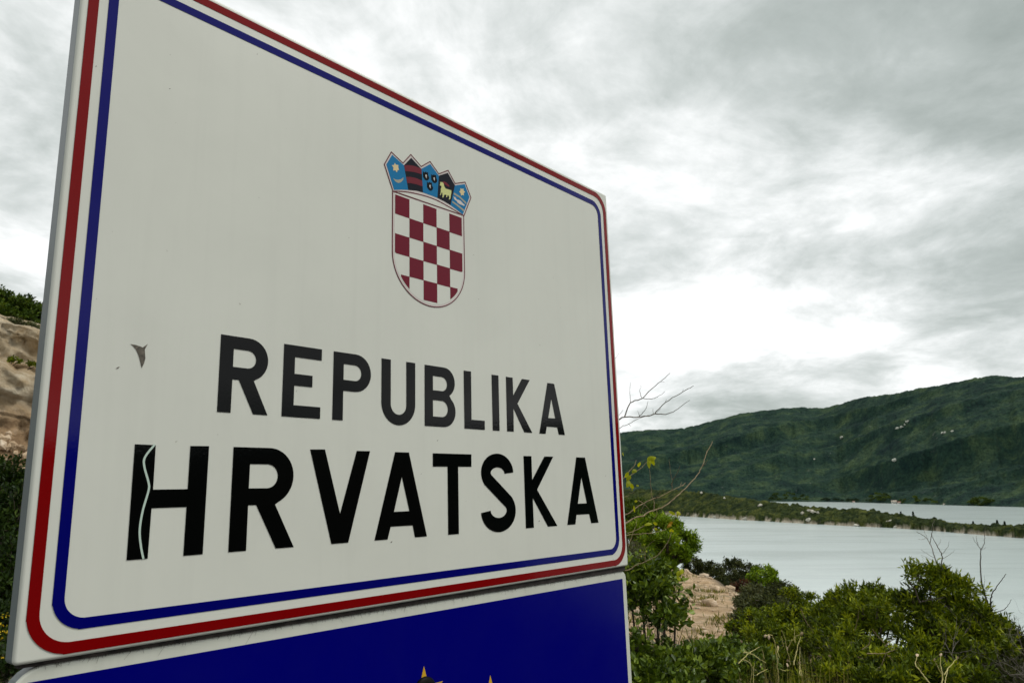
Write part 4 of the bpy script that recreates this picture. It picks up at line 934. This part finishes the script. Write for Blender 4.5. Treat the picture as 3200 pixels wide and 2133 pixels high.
def slope_stones():
    rnd = random.Random(9); meshes = [boulder_mesh('slope_stone', 0.22, 0.18, 0.13, 600 + k, M['rubble'], 1) for k in range(6)]
    bm_v = []; bm_f = []; off = 0; rng = np.random.default_rng(8)
    for k in range(1100):
        y = 10 + 40 * rng.random() ** 0.8; x = y * rng.uniform(0.13, 0.33)
        if x > coast_x(y) + 0.4: continue
        me = meshes[k % 6]; co = np.zeros(len(me.vertices) * 3); me.vertices.foreach_get('co', co); co = co.reshape(-1, 3)
        s_ = float(np.clip(rng.lognormal(-1.35, 0.6), 0.10, 1.4)); th = rng.uniform(0, 6.28); c, s2 = math.cos(th), math.sin(th)
        co = np.stack([co[:, 0] * c - co[:, 1] * s2, co[:, 0] * s2 + co[:, 1] * c, co[:, 2]], -1) * s_ + np.array([x, y, float(ground_h(x, y)) + 0.03 * s_])
        f = np.zeros(len(me.polygons) * 3, dtype=np.int32); me.polygons.foreach_get('vertices', f); bm_v.append(co); bm_f.append(f.reshape(-1, 3) + off); off += len(co)
    o = obj('loose_stones', np_mesh('loose_stones', np.concatenate(bm_v), np.concatenate(bm_f), M['rubble'])); tag(o, 'loose pinkish stones strewn over the bare slope', 'stones', kind='stuff')
slope_stones()

def unseen_bank_scrub():  # unseen scrub, added to keep the reflection in the lettering dark
    rng = np.random.default_rng(91); P = []; T = []
    for _ in range(260):
        x = rng.uniform(4.5, 13); y = rng.uniform(-14, 5.0)
        if x < 5.2 and y > 2.5: continue
        c = np.array([x, y, float(ground_h(x, y)) + 0.25]); d = unit(rng.normal(size=(90, 3))); s_ = rng.uniform(0.35, 0.75)
        P.append(c + d * s_ * np.array([1, 1, 0.8])); T.append(np.clip(0.4 + rng.normal(0, 0.12) + rng.normal(0, 0.15, 90), 0, 1))
    P = np.concatenate(P); T = np.concatenate(T); b = P.mean(0); b[2] = 0
    o = obj('unseen_bank_scrub', leaf_mesh('unseen_bank_scrub', P - b, rng.normal(size=P.shape) + np.array([0, 0, 0.6]), 0.11, 0.035, T, M['leaf_dark'], rng, ovate=False), None, b)
    tag(o, 'low dark scrub added out of view on the bank to the right', 'scrub', kind='stuff')
unseen_bank_scrub()

def verge_scrub():
    """low scrub and grass over the open ground behind the sign"""
    rng = np.random.default_rng(92); P = []; T = []
    for _ in range(520):
        d_ = 4.5 + 26 * rng.random() ** 0.7; a_ = math.radians(rng.uniform(-62, 9)); x, y = d_ * math.sin(a_), d_ * math.cos(a_)
        if y < 3.2 or (x > -1.5 and y < 7): continue
        s_ = rng.uniform(0.2, 0.5) * (1 + d_ * 0.02); n_ = 70
        d = unit(rng.normal(size=(n_, 3))); c = np.array([x, y, float(ground_h(x, y)) + 0.4 * s_])
        P.append(c + d * s_ * np.array([1, 1, 0.8]) * rng.uniform(0.5, 1.05, (n_, 1))); T.append(np.clip(0.45 + rng.normal(0, 0.14) + rng.normal(0, 0.15, n_), 0, 1))
    P = np.concatenate(P); T = np.concatenate(T); b = P.mean(0); b[2] = 0
    o = obj('verge_scrub', leaf_mesh('verge_scrub', P - b, rng.normal(size=P.shape) + np.array([0, 0, 0.7]), 0.13, 0.035, T, M['leaf_olive'], rng, ovate=False), None, b)
    tag(o, 'low olive scrub spread over the ground behind the sign', 'scrub', kind='stuff')
verge_scrub()

# ------------------------------------------------------------------ the border sign
S_O = Vector((-0.879207, 1.382484, -0.311498 + 1.75)); S_X = Vector((0.659357, 0.751712, 0.013342)); S_N = Vector((0.751251, -0.659441, 0.027563)); S_Z = Vector((-0.029518, 0.00815, 0.999531))
OFF = Vector((1.0, 0.05, -1.80))      # foot of the sign in panel coordinates (x along, y back, z up)
sign = empty('border_sign', (0, 0, 0), 'large white state border sign with red and blue stripes above a blue star panel', 'sign')
rot = Matrix((S_X, -S_N, S_Z)).transposed().to_4x4()
sign.matrix_world = Matrix.Translation(S_O) @ rot @ Matrix.Translation(OFF)

def arc(cx, cy, r, a0, a1, n=14, ry=None):
    ry = r if ry is None else ry
    return [(cx + r * math.cos(math.radians(a)), cy + ry * math.sin(math.radians(a))) for a in np.linspace(a0, a1, n)]

def flat(name, outer, mat, y=0.0, th=0.0012, holes=(), parent=None, org=(0, 0)):
    """thin film cut to an outline (panel coordinates), front face at y - th"""
    bm = bmesh.new(); edges = []
    loops = [outer, *holes]; all_v = []
    for lp in loops:
        vs_ = [bm.verts.new((p[0] - OFF.x, y - th - OFF.y, p[1] - OFF.z)) for p in lp]
        for i in range(len(vs_)): edges.append(bm.edges.new((vs_[i], vs_[(i + 1) % len(vs_)])))
        all_v.append(vs_)
    bmesh.ops.triangle_fill(bm, use_beauty=True, use_dissolve=False, edges=edges)
    for f in bm.faces:
        f.normal_update()
        if f.normal.y > 0: f.normal_flip()
    for vs_ in all_v:
        back = [bm.verts.new((v.co.x, y + 0.0004 - OFF.y, v.co.z)) for v in vs_]
        for i in range(len(vs_)):
            j = (i + 1) % len(vs_); bm.faces.new((vs_[i], vs_[j], back[j], back[i]))
    me = bpy.data.meshes.new(name); bm.to_mesh(me); bm.free(); me.materials.append(mat)
    return obj(name, me, parent or sign)

def stroke(pts, w, closed=False):
    """outline polygon of a stroked polyline"""
    P = np.array(pts, float); n = len(P); Lf = []; Rt = []
    for i in range(n):
        a = P[(i - 1) % n] if (closed or i > 0) else P[i]; b = P[(i + 1) % n] if (closed or i < n - 1) else P[i]
        d1 = P[i] - a; d2 = b - P[i]
        if np.linalg.norm(d1) < 1e-9: d1 = d2
        if np.linalg.norm(d2) < 1e-9: d2 = d1
        d1 = d1 / np.linalg.norm(d1); d2 = d2 / np.linalg.norm(d2); n1 = np.array([-d1[1], d1[0]]); n2 = np.array([-d2[1], d2[0]])
        m = n1 + n2; m = m / (np.linalg.norm(m) + 1e-9); k = 1 / max(0.35, float(m @ n1))
        Lf.append(tuple(P[i] + m * w / 2 * k)); Rt.append(tuple(P[i] - m * w / 2 * k))
    return Lf, Rt

def rounded(x0, x1, z0, z1, r, n=10):
    rs = r if isinstance(r, (tuple, list)) else (r,) * 4      # BL, BR, TR, TL
    return arc(x0 + rs[0], z0 + rs[0], rs[0], 180, 270, n) + arc(x1 - rs[1], z0 + rs[1], rs[1], 270, 360, n) + arc(x1 - rs[2], z1 - rs[2], rs[2], 0, 90, n) + arc(x0 + rs[3], z1 - rs[3], rs[3], 90, 180, n)

def pan(name, outline, depth, fil, mat, edgemat, y0=0.0, tilt=None, parent=None):
    """folded sheet-metal panel: flat face, rounded lip, side returns and a back"""
    bm = bmesh.new(); P = np.array(outline); n = len(P)
    prv = np.roll(P, 1, 0); nxt = np.roll(P, -1, 0); d1 = P - prv; d2 = nxt - P
    def nn(d): return np.stack([d[:, 1], -d[:, 0]], -1) / np.maximum(np.linalg.norm(d, axis=1), 1e-9)[:, None]
    m = nn(d1) + nn(d2); m = m / np.linalg.norm(m, axis=1)[:, None]        # outward (outline runs counter-clockwise)
    rings = []
    for a in np.linspace(0, 90, 6):
        rings.append((fil * (1 - math.sin(math.radians(a))), fil * (1 - math.cos(math.radians(a)))))
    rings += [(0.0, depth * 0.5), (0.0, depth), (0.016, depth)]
    R = []
    for ins, yy in rings:
        Q_ = P - m * ins
        if tilt is not None: Q_ = np.stack([Q_[:, 0], Q_[:, 1] + tilt * Q_[:, 0]], -1)
        R.append([bm.verts.new((q[0] - OFF.x, y0 + yy - OFF.y, q[1] - OFF.z)) for q in Q_])
    f = bm.faces.new(R[0]); f.normal_update()
    if f.normal.y > 0: f.normal_flip()
    for k in range(len(R) - 1):
        for i in range(n):
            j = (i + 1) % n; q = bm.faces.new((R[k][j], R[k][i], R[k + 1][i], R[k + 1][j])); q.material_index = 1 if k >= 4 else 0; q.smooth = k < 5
    bm.faces.new(R[-1][::-1]).material_index = 1
    bmesh.ops.recalc_face_normals(bm, faces=bm.faces)
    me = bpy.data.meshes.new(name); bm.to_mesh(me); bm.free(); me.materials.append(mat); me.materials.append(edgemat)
    return obj(name, me, parent or sign)

W_, H_ = 2.0, 1.4965
pan('panel', rounded(-0.001, W_, 0.0075, H_, 0.010, 5), 0.040, 0.007, M['white'], M['edge'])
TILT = -0.0058
lower = pan('lower_panel', rounded(0.0, 2.0, -1.50, 0.0015, (0.03, 0.03, 0.028, 0.06), 8), 0.036, 0.006, M['white2'], M['edge'], 0.013, TILT)

# red and blue border tapes, laid in straight runs and bends
def border(name, x0, x1, z0, z1, r, w, mat):
    y = 0.0; lap = 0.012; ri = r - w
    def seg(outer, th): flat(name, outer, mat, y, th)
    seg([(x0 + r - lap, z0), (x1 - r + lap, z0), (x1 - r + lap, z0 + w), (x0 + r - lap, z0 + w)], 0.0010)
    seg([(x0 + r - lap, z1 - w), (x1 - r + lap, z1 - w), (x1 - r + lap, z1), (x0 + r - lap, z1)], 0.0010)
    seg([(x0, z0 + r - lap), (x0 + w, z0 + r - lap), (x0 + w, z1 - r + lap), (x0, z1 - r + lap)], 0.0010)
    seg([(x1 - w, z0 + r - lap), (x1, z0 + r - lap), (x1, z1 - r + lap), (x1 - w, z1 - r + lap)], 0.0010)
    for cx, cz, a in ((x0 + r, z0 + r, 180), (x1 - r, z0 + r, 270), (x1 - r, z1 - r, 0), (x0 + r, z1 - r, 90)):
        seg(arc(cx, cz, r, a, a + 90, 16) + arc(cx, cz, ri, a + 90, a, 16), 0.0014)
border('red_border_tape', 0.0138, 1.9865, 0.0150, 1.4845, 0.078, 0.0205, M['red'])
border('blue_border_tape', 0.0535, 1.9465, 0.0555, 1.4420, 0.060, 0.0200, M['blue'])

# lettering
def letter(ch, outer, holes=(), lab=None):
    o = flat('letter', outer, M['black'], 0.0, 0.0012, holes); o['label'] = 'black capital letter ' + ch; return o
def let_R(x, t, b, wst, bowl_r, R, hi, leg, leg_in):
    pass
t1, b1 = 0.6583, 0.4803
letter('R', [(0.3505, b1), (0.3823, b1), (0.3827, 0.5572), (0.3992, 0.5572), (0.4384, b1), (0.4749, b1), (0.4364, 0.5580)] + arc(0.4212, 0.6080, 0.0503, -66, 90, 18) + [(0.3505, t1)],
       [[(0.3827, 0.5863)] + arc(0.4192, 0.6075, 0.0212, -90, 90, 12) + [(0.3827, 0.6287)]])
letter('E', [(0.5128, b1), (0.6212, b1), (0.6212, 0.5094), (0.5445, 0.5094), (0.5445, 0.5580), (0.5962, 0.5580), (0.5962, 0.5870), (0.5445, 0.5870), (0.5445, 0.6291), (0.6222, 0.6291), (0.6222, t1), (0.5135, t1)])
letter('P', [(0.6582, b1), (0.6900, b1), (0.6900, 0.5578), (0.7290, 0.5578)] + arc(0.7292, 0.6083, 0.0503, -90, 90, 18) + [(0.6588, t1)],
       [[(0.6903, 0.5866)] + arc(0.7268, 0.6076, 0.0212, -90, 90, 12) + [(0.6903, 0.6287)]])
letter('U', [(0.8163, t1 + 0.0006), (0.8165, 0.5385)] + arc(0.8773, 0.5383, 0.0608, 180, 360, 24) + [(0.9384, t1 + 0.001), (0.9055, t1 + 0.001), (0.9056, 0.5350)] + arc(0.8772, 0.5350, 0.0285, 0, -180, 18) + [(0.8482, t1 + 0.0006)])
letter('B', [(0.9745, 0.4810), (1.0510, 0.4815)] + arc(1.0515, 0.5285, 0.0468, -88, 52, 16) + arc(1.0525, 0.6150, 0.0442, -62, 90, 16) + [(0.9752, 0.6592)],
       [[(1.0070, 0.5870)] + arc(1.0435, 0.6085, 0.0212, -90, 90, 12) + [(1.0070, 0.6297)], [(1.0064, 0.5100)] + arc(1.0430, 0.5342, 0.0240, -90, 90, 12) + [(1.0066, 0.5582)]])
letter('L', [(1.1360, 0.4813), (1.2253, 0.4814), (1.2257, 0.5094), (1.1667, 0.5095), (1.1684, 0.6597), (1.1364, 0.6593)])
letter('I', [(1.2625, 0.4813), (1.2940, 0.4816), (1.2950, 0.6600), (1.2630, 0.6598)])
letter('K', [(1.3308, 0.4816), (1.3628, 0.4822), (1.3645, 0.5603), (1.4166, 0.4823), (1.4569, 0.4825), (1.3857, 0.5751), (1.4530, 0.6608), (1.4126, 0.6606), (1.3653, 0.5996), (1.3651, 0.6600), (1.3324, 0.6598)])
letter('A', [(1.4955, 0.4818), (1.5289, 0.4822), (1.5367, 0.5074), (1.5961, 0.5076), (1.6033, 0.4826), (1.6380, 0.4828), (1.5877, 0.6606), (1.5504, 0.6603)], [[(1.5466, 0.5374), (1.5868, 0.5380), (1.5690, 0.6075)]])
t2, b2 = 0.4035, 0.1738
letter('H', [(0.1795, b2), (0.2200, b2), (0.2208, 0.2735), (0.2940, 0.2738), (0.2935, b2), (0.3350, b2), (0.3362, t2), (0.2945, t2 - 0.001), (0.2942, 0.3110), (0.2212, 0.3108), (0.2205, t2 - 0.0015), (0.1788, t2 - 0.001)])
letter('R', [(0.3934, b2), (0.4353, b2), (0.4355, 0.2735), (0.4561, 0.2733), (0.5098, b2), (0.5568, b2), (0.5036, 0.2733)] + arc(0.4853, 0.3385, 0.0652, -66, 90, 20) + [(0.3942, t2)],
       [[(0.4354, 0.3110)] + arc(0.4812, 0.3383, 0.0275, -90, 90, 14) + [(0.4359, 0.3658)]])
letter('V', [(0.6634, b2), (0.7135, b2), (0.7793, 0.4040), (0.7365, 0.4034), (0.6873, 0.2446), (0.6381, 0.4046), (0.5955, 0.4034)])
letter('A', [(0.7971, b2), (0.8403, b2), (0.8503, 0.2062), (0.9282, 0.2060), (0.9364, b2), (0.9801, b2), (0.9144, 0.4037), (0.8652, 0.4036)], [[(0.8614, 0.2443), (0.9164, 0.2446), (0.8892, 0.3381)]])
letter('T', [(1.0628, b2 - 0.0004), (1.1054, b2 - 0.0004), (1.1060, 0.3668), (1.1625, 0.3670), (1.1631, 0.4042), (1.0050, 0.4038), (1.0047, 0.3660), (1.0630, 0.3664)])
sp = arc(1.2797, 0.3490, 0.0535, 0, 212, 26, 0.0388) + arc(1.2810, 0.2335, 0.0585, 38, -178, 30, 0.0430)
lf, rt = stroke(sp, 0.0425); letter('S', lf + rt[::-1])
letter('K', [(1.4090, 0.1742), (1.4485, 0.1742), (1.4480, 0.2700), (1.5230, 0.1740), (1.5735, 0.1740), (1.4720, 0.2950), (1.5660, 0.4055), (1.5180, 0.4052), (1.4480, 0.3260), (1.4485, 0.4048), (1.4085, 0.4046)])
letter('A', [(1.6300, 0.1745), (1.6760, 0.1743), (1.6850, 0.2065), (1.7620, 0.2062), (1.7720, 0.1740), (1.8170, 0.1740), (1.7520, 0.4060), (1.7000, 0.4058)], [[(1.6960, 0.2440), (1.7510, 0.2440), (1.7250, 0.3370)]])
wv = [(0.2180, 0.4030), (0.2000, 0.3765), (0.2003, 0.3571), (0.2110, 0.3248), (0.2120, 0.3087), (0.2031, 0.2675), (0.2002, 0.2299), (0.2049, 0.1985), (0.2115, 0.1740)]
wc = polyline([(a, b, 0) for a, b in wv], 6)[:, :2]; lf, rt = stroke(wc, 0.0042)
flat('wavy_scratch', lf + rt[::-1], M['mint'], -0.0011, 0.0006)
flat('torn_patch', [(0.155, 0.6087), (0.1656, 0.6081), (0.176, 0.606), (0.1795, 0.6045), (0.1893, 0.6134), (0.184, 0.6007), (0.1866, 0.5822), (0.1848, 0.572), (0.1807, 0.5611), (0.178, 0.570), (0.1747, 0.5807), (0.171, 0.590), (0.1663, 0.5984), (0.161, 0.604)], M['torn'], 0.0, 0.0008)
flat('torn_patch', [(0.1301, 0.5538), (0.1345, 0.5550), (0.1371, 0.5589), (0.133, 0.5575)], M['torn'], 0.0, 0.0008)
for a, b, s_ in ((0.1963, 1.2121, 0.0016), (1.024, 0.4405, 0.0022), (1.4778, 0.1934, 0.003), (0.8535, 0.1659, 0.003), (0.0405, 1.198, 0.0015), (0.062, 0.300, 0.0016), (1.21, 0.90, 0.0016), (0.70, 0.98, 0.0012), (0.96, 0.345, 0.0014)):
    flat('dirt_speck', [(a - s_, b - s_ * 0.5), (a + s_ * 0.4, b - s_ * 0.3), (a + s_, b + s_), (a - s_ * 0.3, b + s_ * 0.4)], M['torn'], 0.0, 0.0006)

# coat of arms
EMB = {
 'crown_line': [(0.8536,1.1639),(0.8210,1.2371),(0.8469,1.2849),(0.8919,1.2645),(0.9228,1.3032),(0.9650,1.2779),(1.0018,1.3073),(1.0390,1.2780),(1.0800,1.3035),(1.1106,1.2679),(1.1567,1.2874),(1.1829,1.2409),(1.1484,1.1676)],
 'arch_line': [(0.8536,1.1625),(0.8821,1.1709),(0.9122,1.1777),(0.9463,1.1826),(0.9883,1.1865),(1.0278,1.1866),(1.0609,1.1827),(1.0984,1.1769),(1.1484,1.1676)],
 's1': [(0.8281,1.2388),(0.8497,1.2769),(0.8953,1.2587),(0.9122,1.1846),(0.8821,1.1763),(0.8576,1.1678)],
 's2': [(0.8953,1.2587),(0.9242,1.2931),(0.9658,1.2704),(0.9716,1.1945),(0.9463,1.1924),(0.9122,1.1846)],
 's3': [(0.9662,1.2712),(1.0026,1.2992),(1.0389,1.2721),(1.0315,1.1949),(1.0008,1.1949),(0.9716,1.1945)],
 's4': [(1.0394,1.2723),(1.0785,1.2946),(1.1095,1.2617),(1.0887,1.1872),(1.0610,1.1921),(1.0315,1.1949)],
 's5': [(1.1095,1.2609),(1.1549,1.2796),(1.1759,1.2403),(1.1436,1.1707),(1.1176,1.1795),(1.0887,1.1872)],
 'lion': [(0.9720,1.2646),(0.9773,1.2621),(0.9844,1.2680),(0.9862,1.2650),(0.9928,1.2679),(0.9933,1.2587),(0.9977,1.2516),(0.9959,1.2453),(0.9887,1.2387),(0.9798,1.2387),(0.9719,1.2461),(0.9719,1.2532)],
 'lionface': [(0.9790,1.2569),(0.9862,1.2600),(0.9893,1.2560),(0.9870,1.2510),(0.9887,1.2473),(0.9860,1.2443),(0.9825,1.2481),(0.9799,1.2515)],
 'lionp': [(0.9720,1.2646),(1.0060,1.2665),(0.9881,1.2357)],
 'goat': [(1.0433,1.2525),(1.0473,1.2519),(1.0529,1.2545),(1.0578,1.2527),(1.0603,1.2484),(1.0617,1.2416),(1.0682,1.2370),(1.0804,1.2379),(1.0909,1.2382),(1.0919,1.2400),(1.0929,1.2359),(1.0920,1.2276),(1.0896,1.2181),(1.0885,1.2119),(1.0856,1.2052),(1.0808,1.2041),(1.0828,1.2087),(1.0829,1.2153),(1.0764,1.2184),(1.0734,1.2103),(1.0696,1.2084),(1.0707,1.2167),(1.0632,1.2159),(1.0594,1.2104),(1.0574,1.2041),(1.0522,1.2028),(1.0542,1.2088),(1.0530,1.2186),(1.0493,1.2182),(1.0468,1.2095),(1.0423,1.2074),(1.0450,1.2133),(1.0470,1.2240),(1.0463,1.2317),(1.0495,1.2349),(1.0487,1.2404),(1.0435,1.2395),(1.0426,1.2429),(1.0447,1.2471)],
 'horn': [(1.0526,1.2550),(1.0620,1.2594),(1.0713,1.2585),(1.0807,1.2548),(1.0863,1.2493),(1.0787,1.2469),(1.0674,1.2492),(1.0600,1.2512)],
 'crescent': [(0.8542,1.2040),(0.8607,1.2020),(0.8722,1.2043),(0.8837,1.2100),(0.8937,1.2188),(0.8920,1.2100),(0.8837,1.2005),(0.8738,1.1946),(0.8640,1.1956),(0.8574,1.1996)],
 'star1': [(0.8596,1.2536),(0.8646,1.2498),(0.8736,1.2521),(0.8728,1.2443),(0.8762,1.2371),(0.8704,1.2345),(0.8675,1.2260),(0.8625,1.2312),(0.8537,1.2283),(0.8553,1.2370),(0.8488,1.2430),(0.8564,1.2463)],
 'star5': [(1.1343,1.2590),(1.1402,1.2578),(1.1485,1.2619),(1.1484,1.2551),(1.1553,1.2528),(1.1492,1.2464),(1.1500,1.2385),(1.1421,1.2383),(1.1361,1.2335),(1.1353,1.2407),(1.1276,1.2450),(1.1336,1.2506)],
 'band1': [(1.1048,1.2351),(1.1302,1.2303),(1.1604,1.2177),(1.1602,1.2107),(1.1281,1.2245),(1.1031,1.2280)],
 'band2': [(1.0969,1.2042),(1.1179,1.1994),(1.1499,1.1894),(1.1477,1.1822),(1.1159,1.1936),(1.0959,1.1988)],
 'marten': [(1.1020,1.2203),(1.1106,1.2207),(1.1163,1.2151),(1.1338,1.2158),(1.1434,1.2098),(1.1532,1.2067),(1.1492,1.2018),(1.1394,1.2027),(1.1296,1.2020),(1.1200,1.2051),(1.1162,1.2099),(1.1085,1.2105),(1.1038,1.2150)],
 'bar1': [(0.8961,1.2583),(0.9122,1.2651),(0.9362,1.2704),(0.9658,1.2711),(0.9661,1.2527),(0.9361,1.2500),(0.9122,1.2449),(0.9004,1.2410)],
 'bar2': [(0.9037,1.2234),(0.9190,1.2290),(0.9430,1.2326),(0.9683,1.2322),(0.9696,1.2136),(0.9429,1.2129),(0.9189,1.2089),(0.9088,1.2056)],
}
shield_out = [(0.8525, 1.1625)] + [(0.8525, 0.978)] + arc(1.0, 0.978, 0.1475, 180, 360, 40, 0.1385) + [(1.1475, 1.168)]
base_out = [(0.8525, 1.1625), (0.8525, 0.978)] + arc(1.0, 0.978, 0.1475, 180, 360, 40, 0.1385) + [(1.1478, 1.1676)] + EMB['crown_line'][::-1][1:]
arms = flat('coat_of_arms', base_out, M['pinkish'], 0.0, 0.0006); arms['label'] = 'chequered shield under a five-part crown'
def afl(nm, pts, mat, th): return flat(nm, pts, mat, -0.0005, th, (), arms)
def line(nm, pts, w, th=0.0007, mat=None):
    a, b = stroke(pts, w); return afl(nm, a + b[::-1], mat or M['maroon_line'], th)
line('shield_outline', [(0.8525, 1.1640), (0.8525, 0.978)] + arc(1.0, 0.978, 0.1475, 184, 356, 40, 0.1385) + [(1.1475, 0.978), (1.1475, 1.1690)], 0.0030)
line('crown_outline', EMB['crown_line'], 0.0028, 0.0009)
line('arch_line', [tuple(p[:2]) for p in polyline([(a, b, 0) for a, b in EMB['arch_line']], 4)], 0.0030, 0.0008)
line('shield_top_line', [(0.8525, 1.1625), (1.1478, 1.1690)], 0.0030, 0.0010)
# white field, slightly greyer than its pinkish rim
inner = [(0.8595, 1.1590), (0.8595, 0.978)] + arc(1.0, 0.978, 0.1405, 180, 360, 40, 0.1315) + [(1.1400, 1.1610)]
afl('field', inner, M['white'], 0.0004)
cx0, cw, rz0, rh = 0.8617, 0.0552, 1.1555, 0.0603
def zlow(x):
    q = 1 - ((x - 1.0) / 0.1375) ** 2; return 0.978 - 0.1275 * math.sqrt(max(q, 0.0))
al = [tuple(q[:2]) for q in polyline([(a, b, 0) for a, b in EMB['arch_line']], 4)]
afl('arch_field', [(a, b - 0.004) for a, b in al[1:-1]] + [(1.132, 1.1690), (0.872, 1.1655)], M['white'], 0.0006)
for r in range(5):
    for c in range(5):
        if (r + c) % 2: continue
        xa, xb = cx0 + c * cw, cx0 + (c + 1) * cw; za, zb_ = rz0 - r * rh, rz0 - (r + 1) * rh
        up = 0.0014 * (xa - 0.86) / 0.28 * 2
        xs_ = [x for x in np.linspace(xa, xb, 13) if zlow(x) < za - 0.0005]
        if not xs_: continue
        low = [(x, max(zb_, zlow(x))) for x in xs_]
        afl('check_square', [(xs_[-1], za + up), (xs_[0], za + up)] + low if abs(low[0][1] - zb_) < 1e-6 and abs(low[-1][1] - zb_) < 1e-6 else [(xs_[-1], za + up), (xs_[0], za + up)] + low, M['maroon'], 0.0008)
for k, mt in (('s1', 'sky'), ('s2', 'navy'), ('s3', 'sky'), ('s4', 'navy'), ('s5', 'sky')): afl('crown_shield', EMB[k], M[mt], 0.0005)
for k in ('bar1', 'bar2'): afl('red_bar', EMB[k], M['bar'], 0.0008)
for k in ('band1', 'band2'): afl('pale_band', EMB[k], M['tan'], 0.0008)
for k in ('star1', 'star5'): afl('crown_star', EMB[k], M['cream'], 0.0009)
afl('crescent', EMB['crescent'], M['tan'], 0.0008); afl('marten', EMB['marten'], M['pinkish'], 0.0009)
afl('horn', EMB['horn'], M['bar'], 0.0008); afl('goat', EMB['goat'], M['goat'], 0.0010)
l0 = EMB['lionp'][0]
for p in EMB['lionp']:
    d = (p[0] - l0[0], p[1] - l0[1])
    afl('lion_head', [(a + d[0], b + d[1]) for a, b in EMB['lion']], M['black'], 0.0008); fc = np.mean(EMB['lionface'], axis=0); afl('lion_face', [(fc[0] + (a - fc[0]) * 0.6 + d[0], fc[1] + (b - fc[1]) * 0.75 + d[1]) for a, b in EMB['lionface']], M['pinkish'], 0.0011)

# lower panel: blue field with a ring of gold stars
def low_pt(x, z): return (x, z + TILT * x)
def lflat(nm, pts, mat, th, y=0.013): return flat(nm, [low_pt(*p) for p in pts], mat, y, th, (), lower)
blue_f = lflat('blue_field', [(0.030, -1.470), (1.972, -1.470), (1.972, -0.0255), (0.030, -0.0255)], M['eublue'], 0.0010)
for k in range(12):
    a = math.radians(90 - 30 * k); cx, cz = 0.978 + 0.522 * math.cos(a), -0.755 + 0.522 * math.sin(a); R_ = 0.073
    lflat('star', [(cx + (R_ if q % 2 == 0 else R_ * 0.382) * math.cos(math.radians(90 + 36 * q)), cz + (R_ if q % 2 == 0 else R_ * 0.382) * math.sin(math.radians(90 + 36 * q))) for q in range(10)], M['gold'], 0.0016)
def disc():
    cx, cz = low_pt(0.979, -0.2265); bm = bmesh.new(); R_ = 0.040; rings = []
    for k, (f, h) in enumerate([(1.0, 0.0), (1.0, 0.005), (0.9, 0.009), (0.6, 0.013), (0.25, 0.0145)]):
        rings.append([bm.verts.new((cx + R_ * f * math.cos(t) - OFF.x, 0.0118 - h - OFF.y, cz + R_ * f * math.sin(t) - OFF.z)) for t in np.linspace(0, 2 * math.pi, 32, endpoint=False)])
    for a, b in zip(rings, rings[1:]):
        for i in range(32): bm.faces.new((a[i], a[(i + 1) % 32], b[(i + 1) % 32], b[i])).smooth = True
    bm.faces.new(rings[-1]); bmesh.ops.recalc_face_normals(bm, faces=bm.faces)
    me = bpy.data.meshes.new('round_cap'); bm.to_mesh(me); bm.free(); me.materials.append(M['rubber']); o = obj('round_cap', me, lower); o['label'] = 'black round cap stuck over the top star'
disc()
# dirt and cobweb strands hanging out of the joint between the panels
def joint_debris():
    rng = np.random.default_rng(3); V = []; F = []; k = 0
    for _ in range(420):
        x = rng.uniform(0.04, 1.97); z = 0.001 + TILT * x - 0.002; L = rng.exponential(0.0035) * (2.2 if rng.random() < 0.06 else 1); a = rng.normal(0, 0.7); w = 0.0004
        p = np.array([x, z]); q = p + np.array([math.sin(a), -math.cos(a)]) * L
        for pt in ((p[0] - w, p[1] + 0.003), (p[0] + w, p[1] + 0.003), (q[0] + w * 0.5, q[1]), (q[0] - w * 0.5, q[1])): V.append((pt[0] - OFF.x, 0.0116 - OFF.y, pt[1] - OFF.z))
        F.append((k, k + 1, k + 2, k + 3)); k += 4
    o = obj('joint_debris', np_mesh('joint_debris', V, F, M['torn']), lower); o['kind'] = 'stuff'
joint_debris()
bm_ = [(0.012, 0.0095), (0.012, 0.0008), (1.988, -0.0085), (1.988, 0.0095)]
flat('joint_shade_strip', bm_, M['joint_shade'], 0.030, 0.021)  # dark strip painting in the shade of the gap between the panels
# posts, brackets
def box_part(nm, x0, x1, y0, y1, z0, z1, mat, bev=0.003):
    bm = bmesh.new(); bmesh.ops.create_cube(bm, size=1.0)
    for v in bm.verts: v.co = Vector(((x0 + x1) / 2 + v.co.x * (x1 - x0) - OFF.x, (y0 + y1) / 2 + v.co.y * (y1 - y0) - OFF.y, (z0 + z1) / 2 + v.co.z * (z1 - z0) - OFF.z))
    bmesh.ops.bevel(bm, geom=bm.edges[:], offset=bev, segments=2, affect='EDGES')
    me = bpy.data.meshes.new(nm); bm.to_mesh(me); bm.free(); me.materials.append(mat); return obj(nm, me, sign)
for x in (0.42, 1.58):
    box_part('post', x - 0.04, x + 0.04, 0.062, 0.142, -2.2, 1.40, M['steel'])
for z in (1.25, 0.25, -0.25, -1.25):
    box_part('rail', 0.06, 1.94, 0.052 if z < 0 else 0.0425, 0.0615, z - 0.02, z + 0.02, M['steel'])
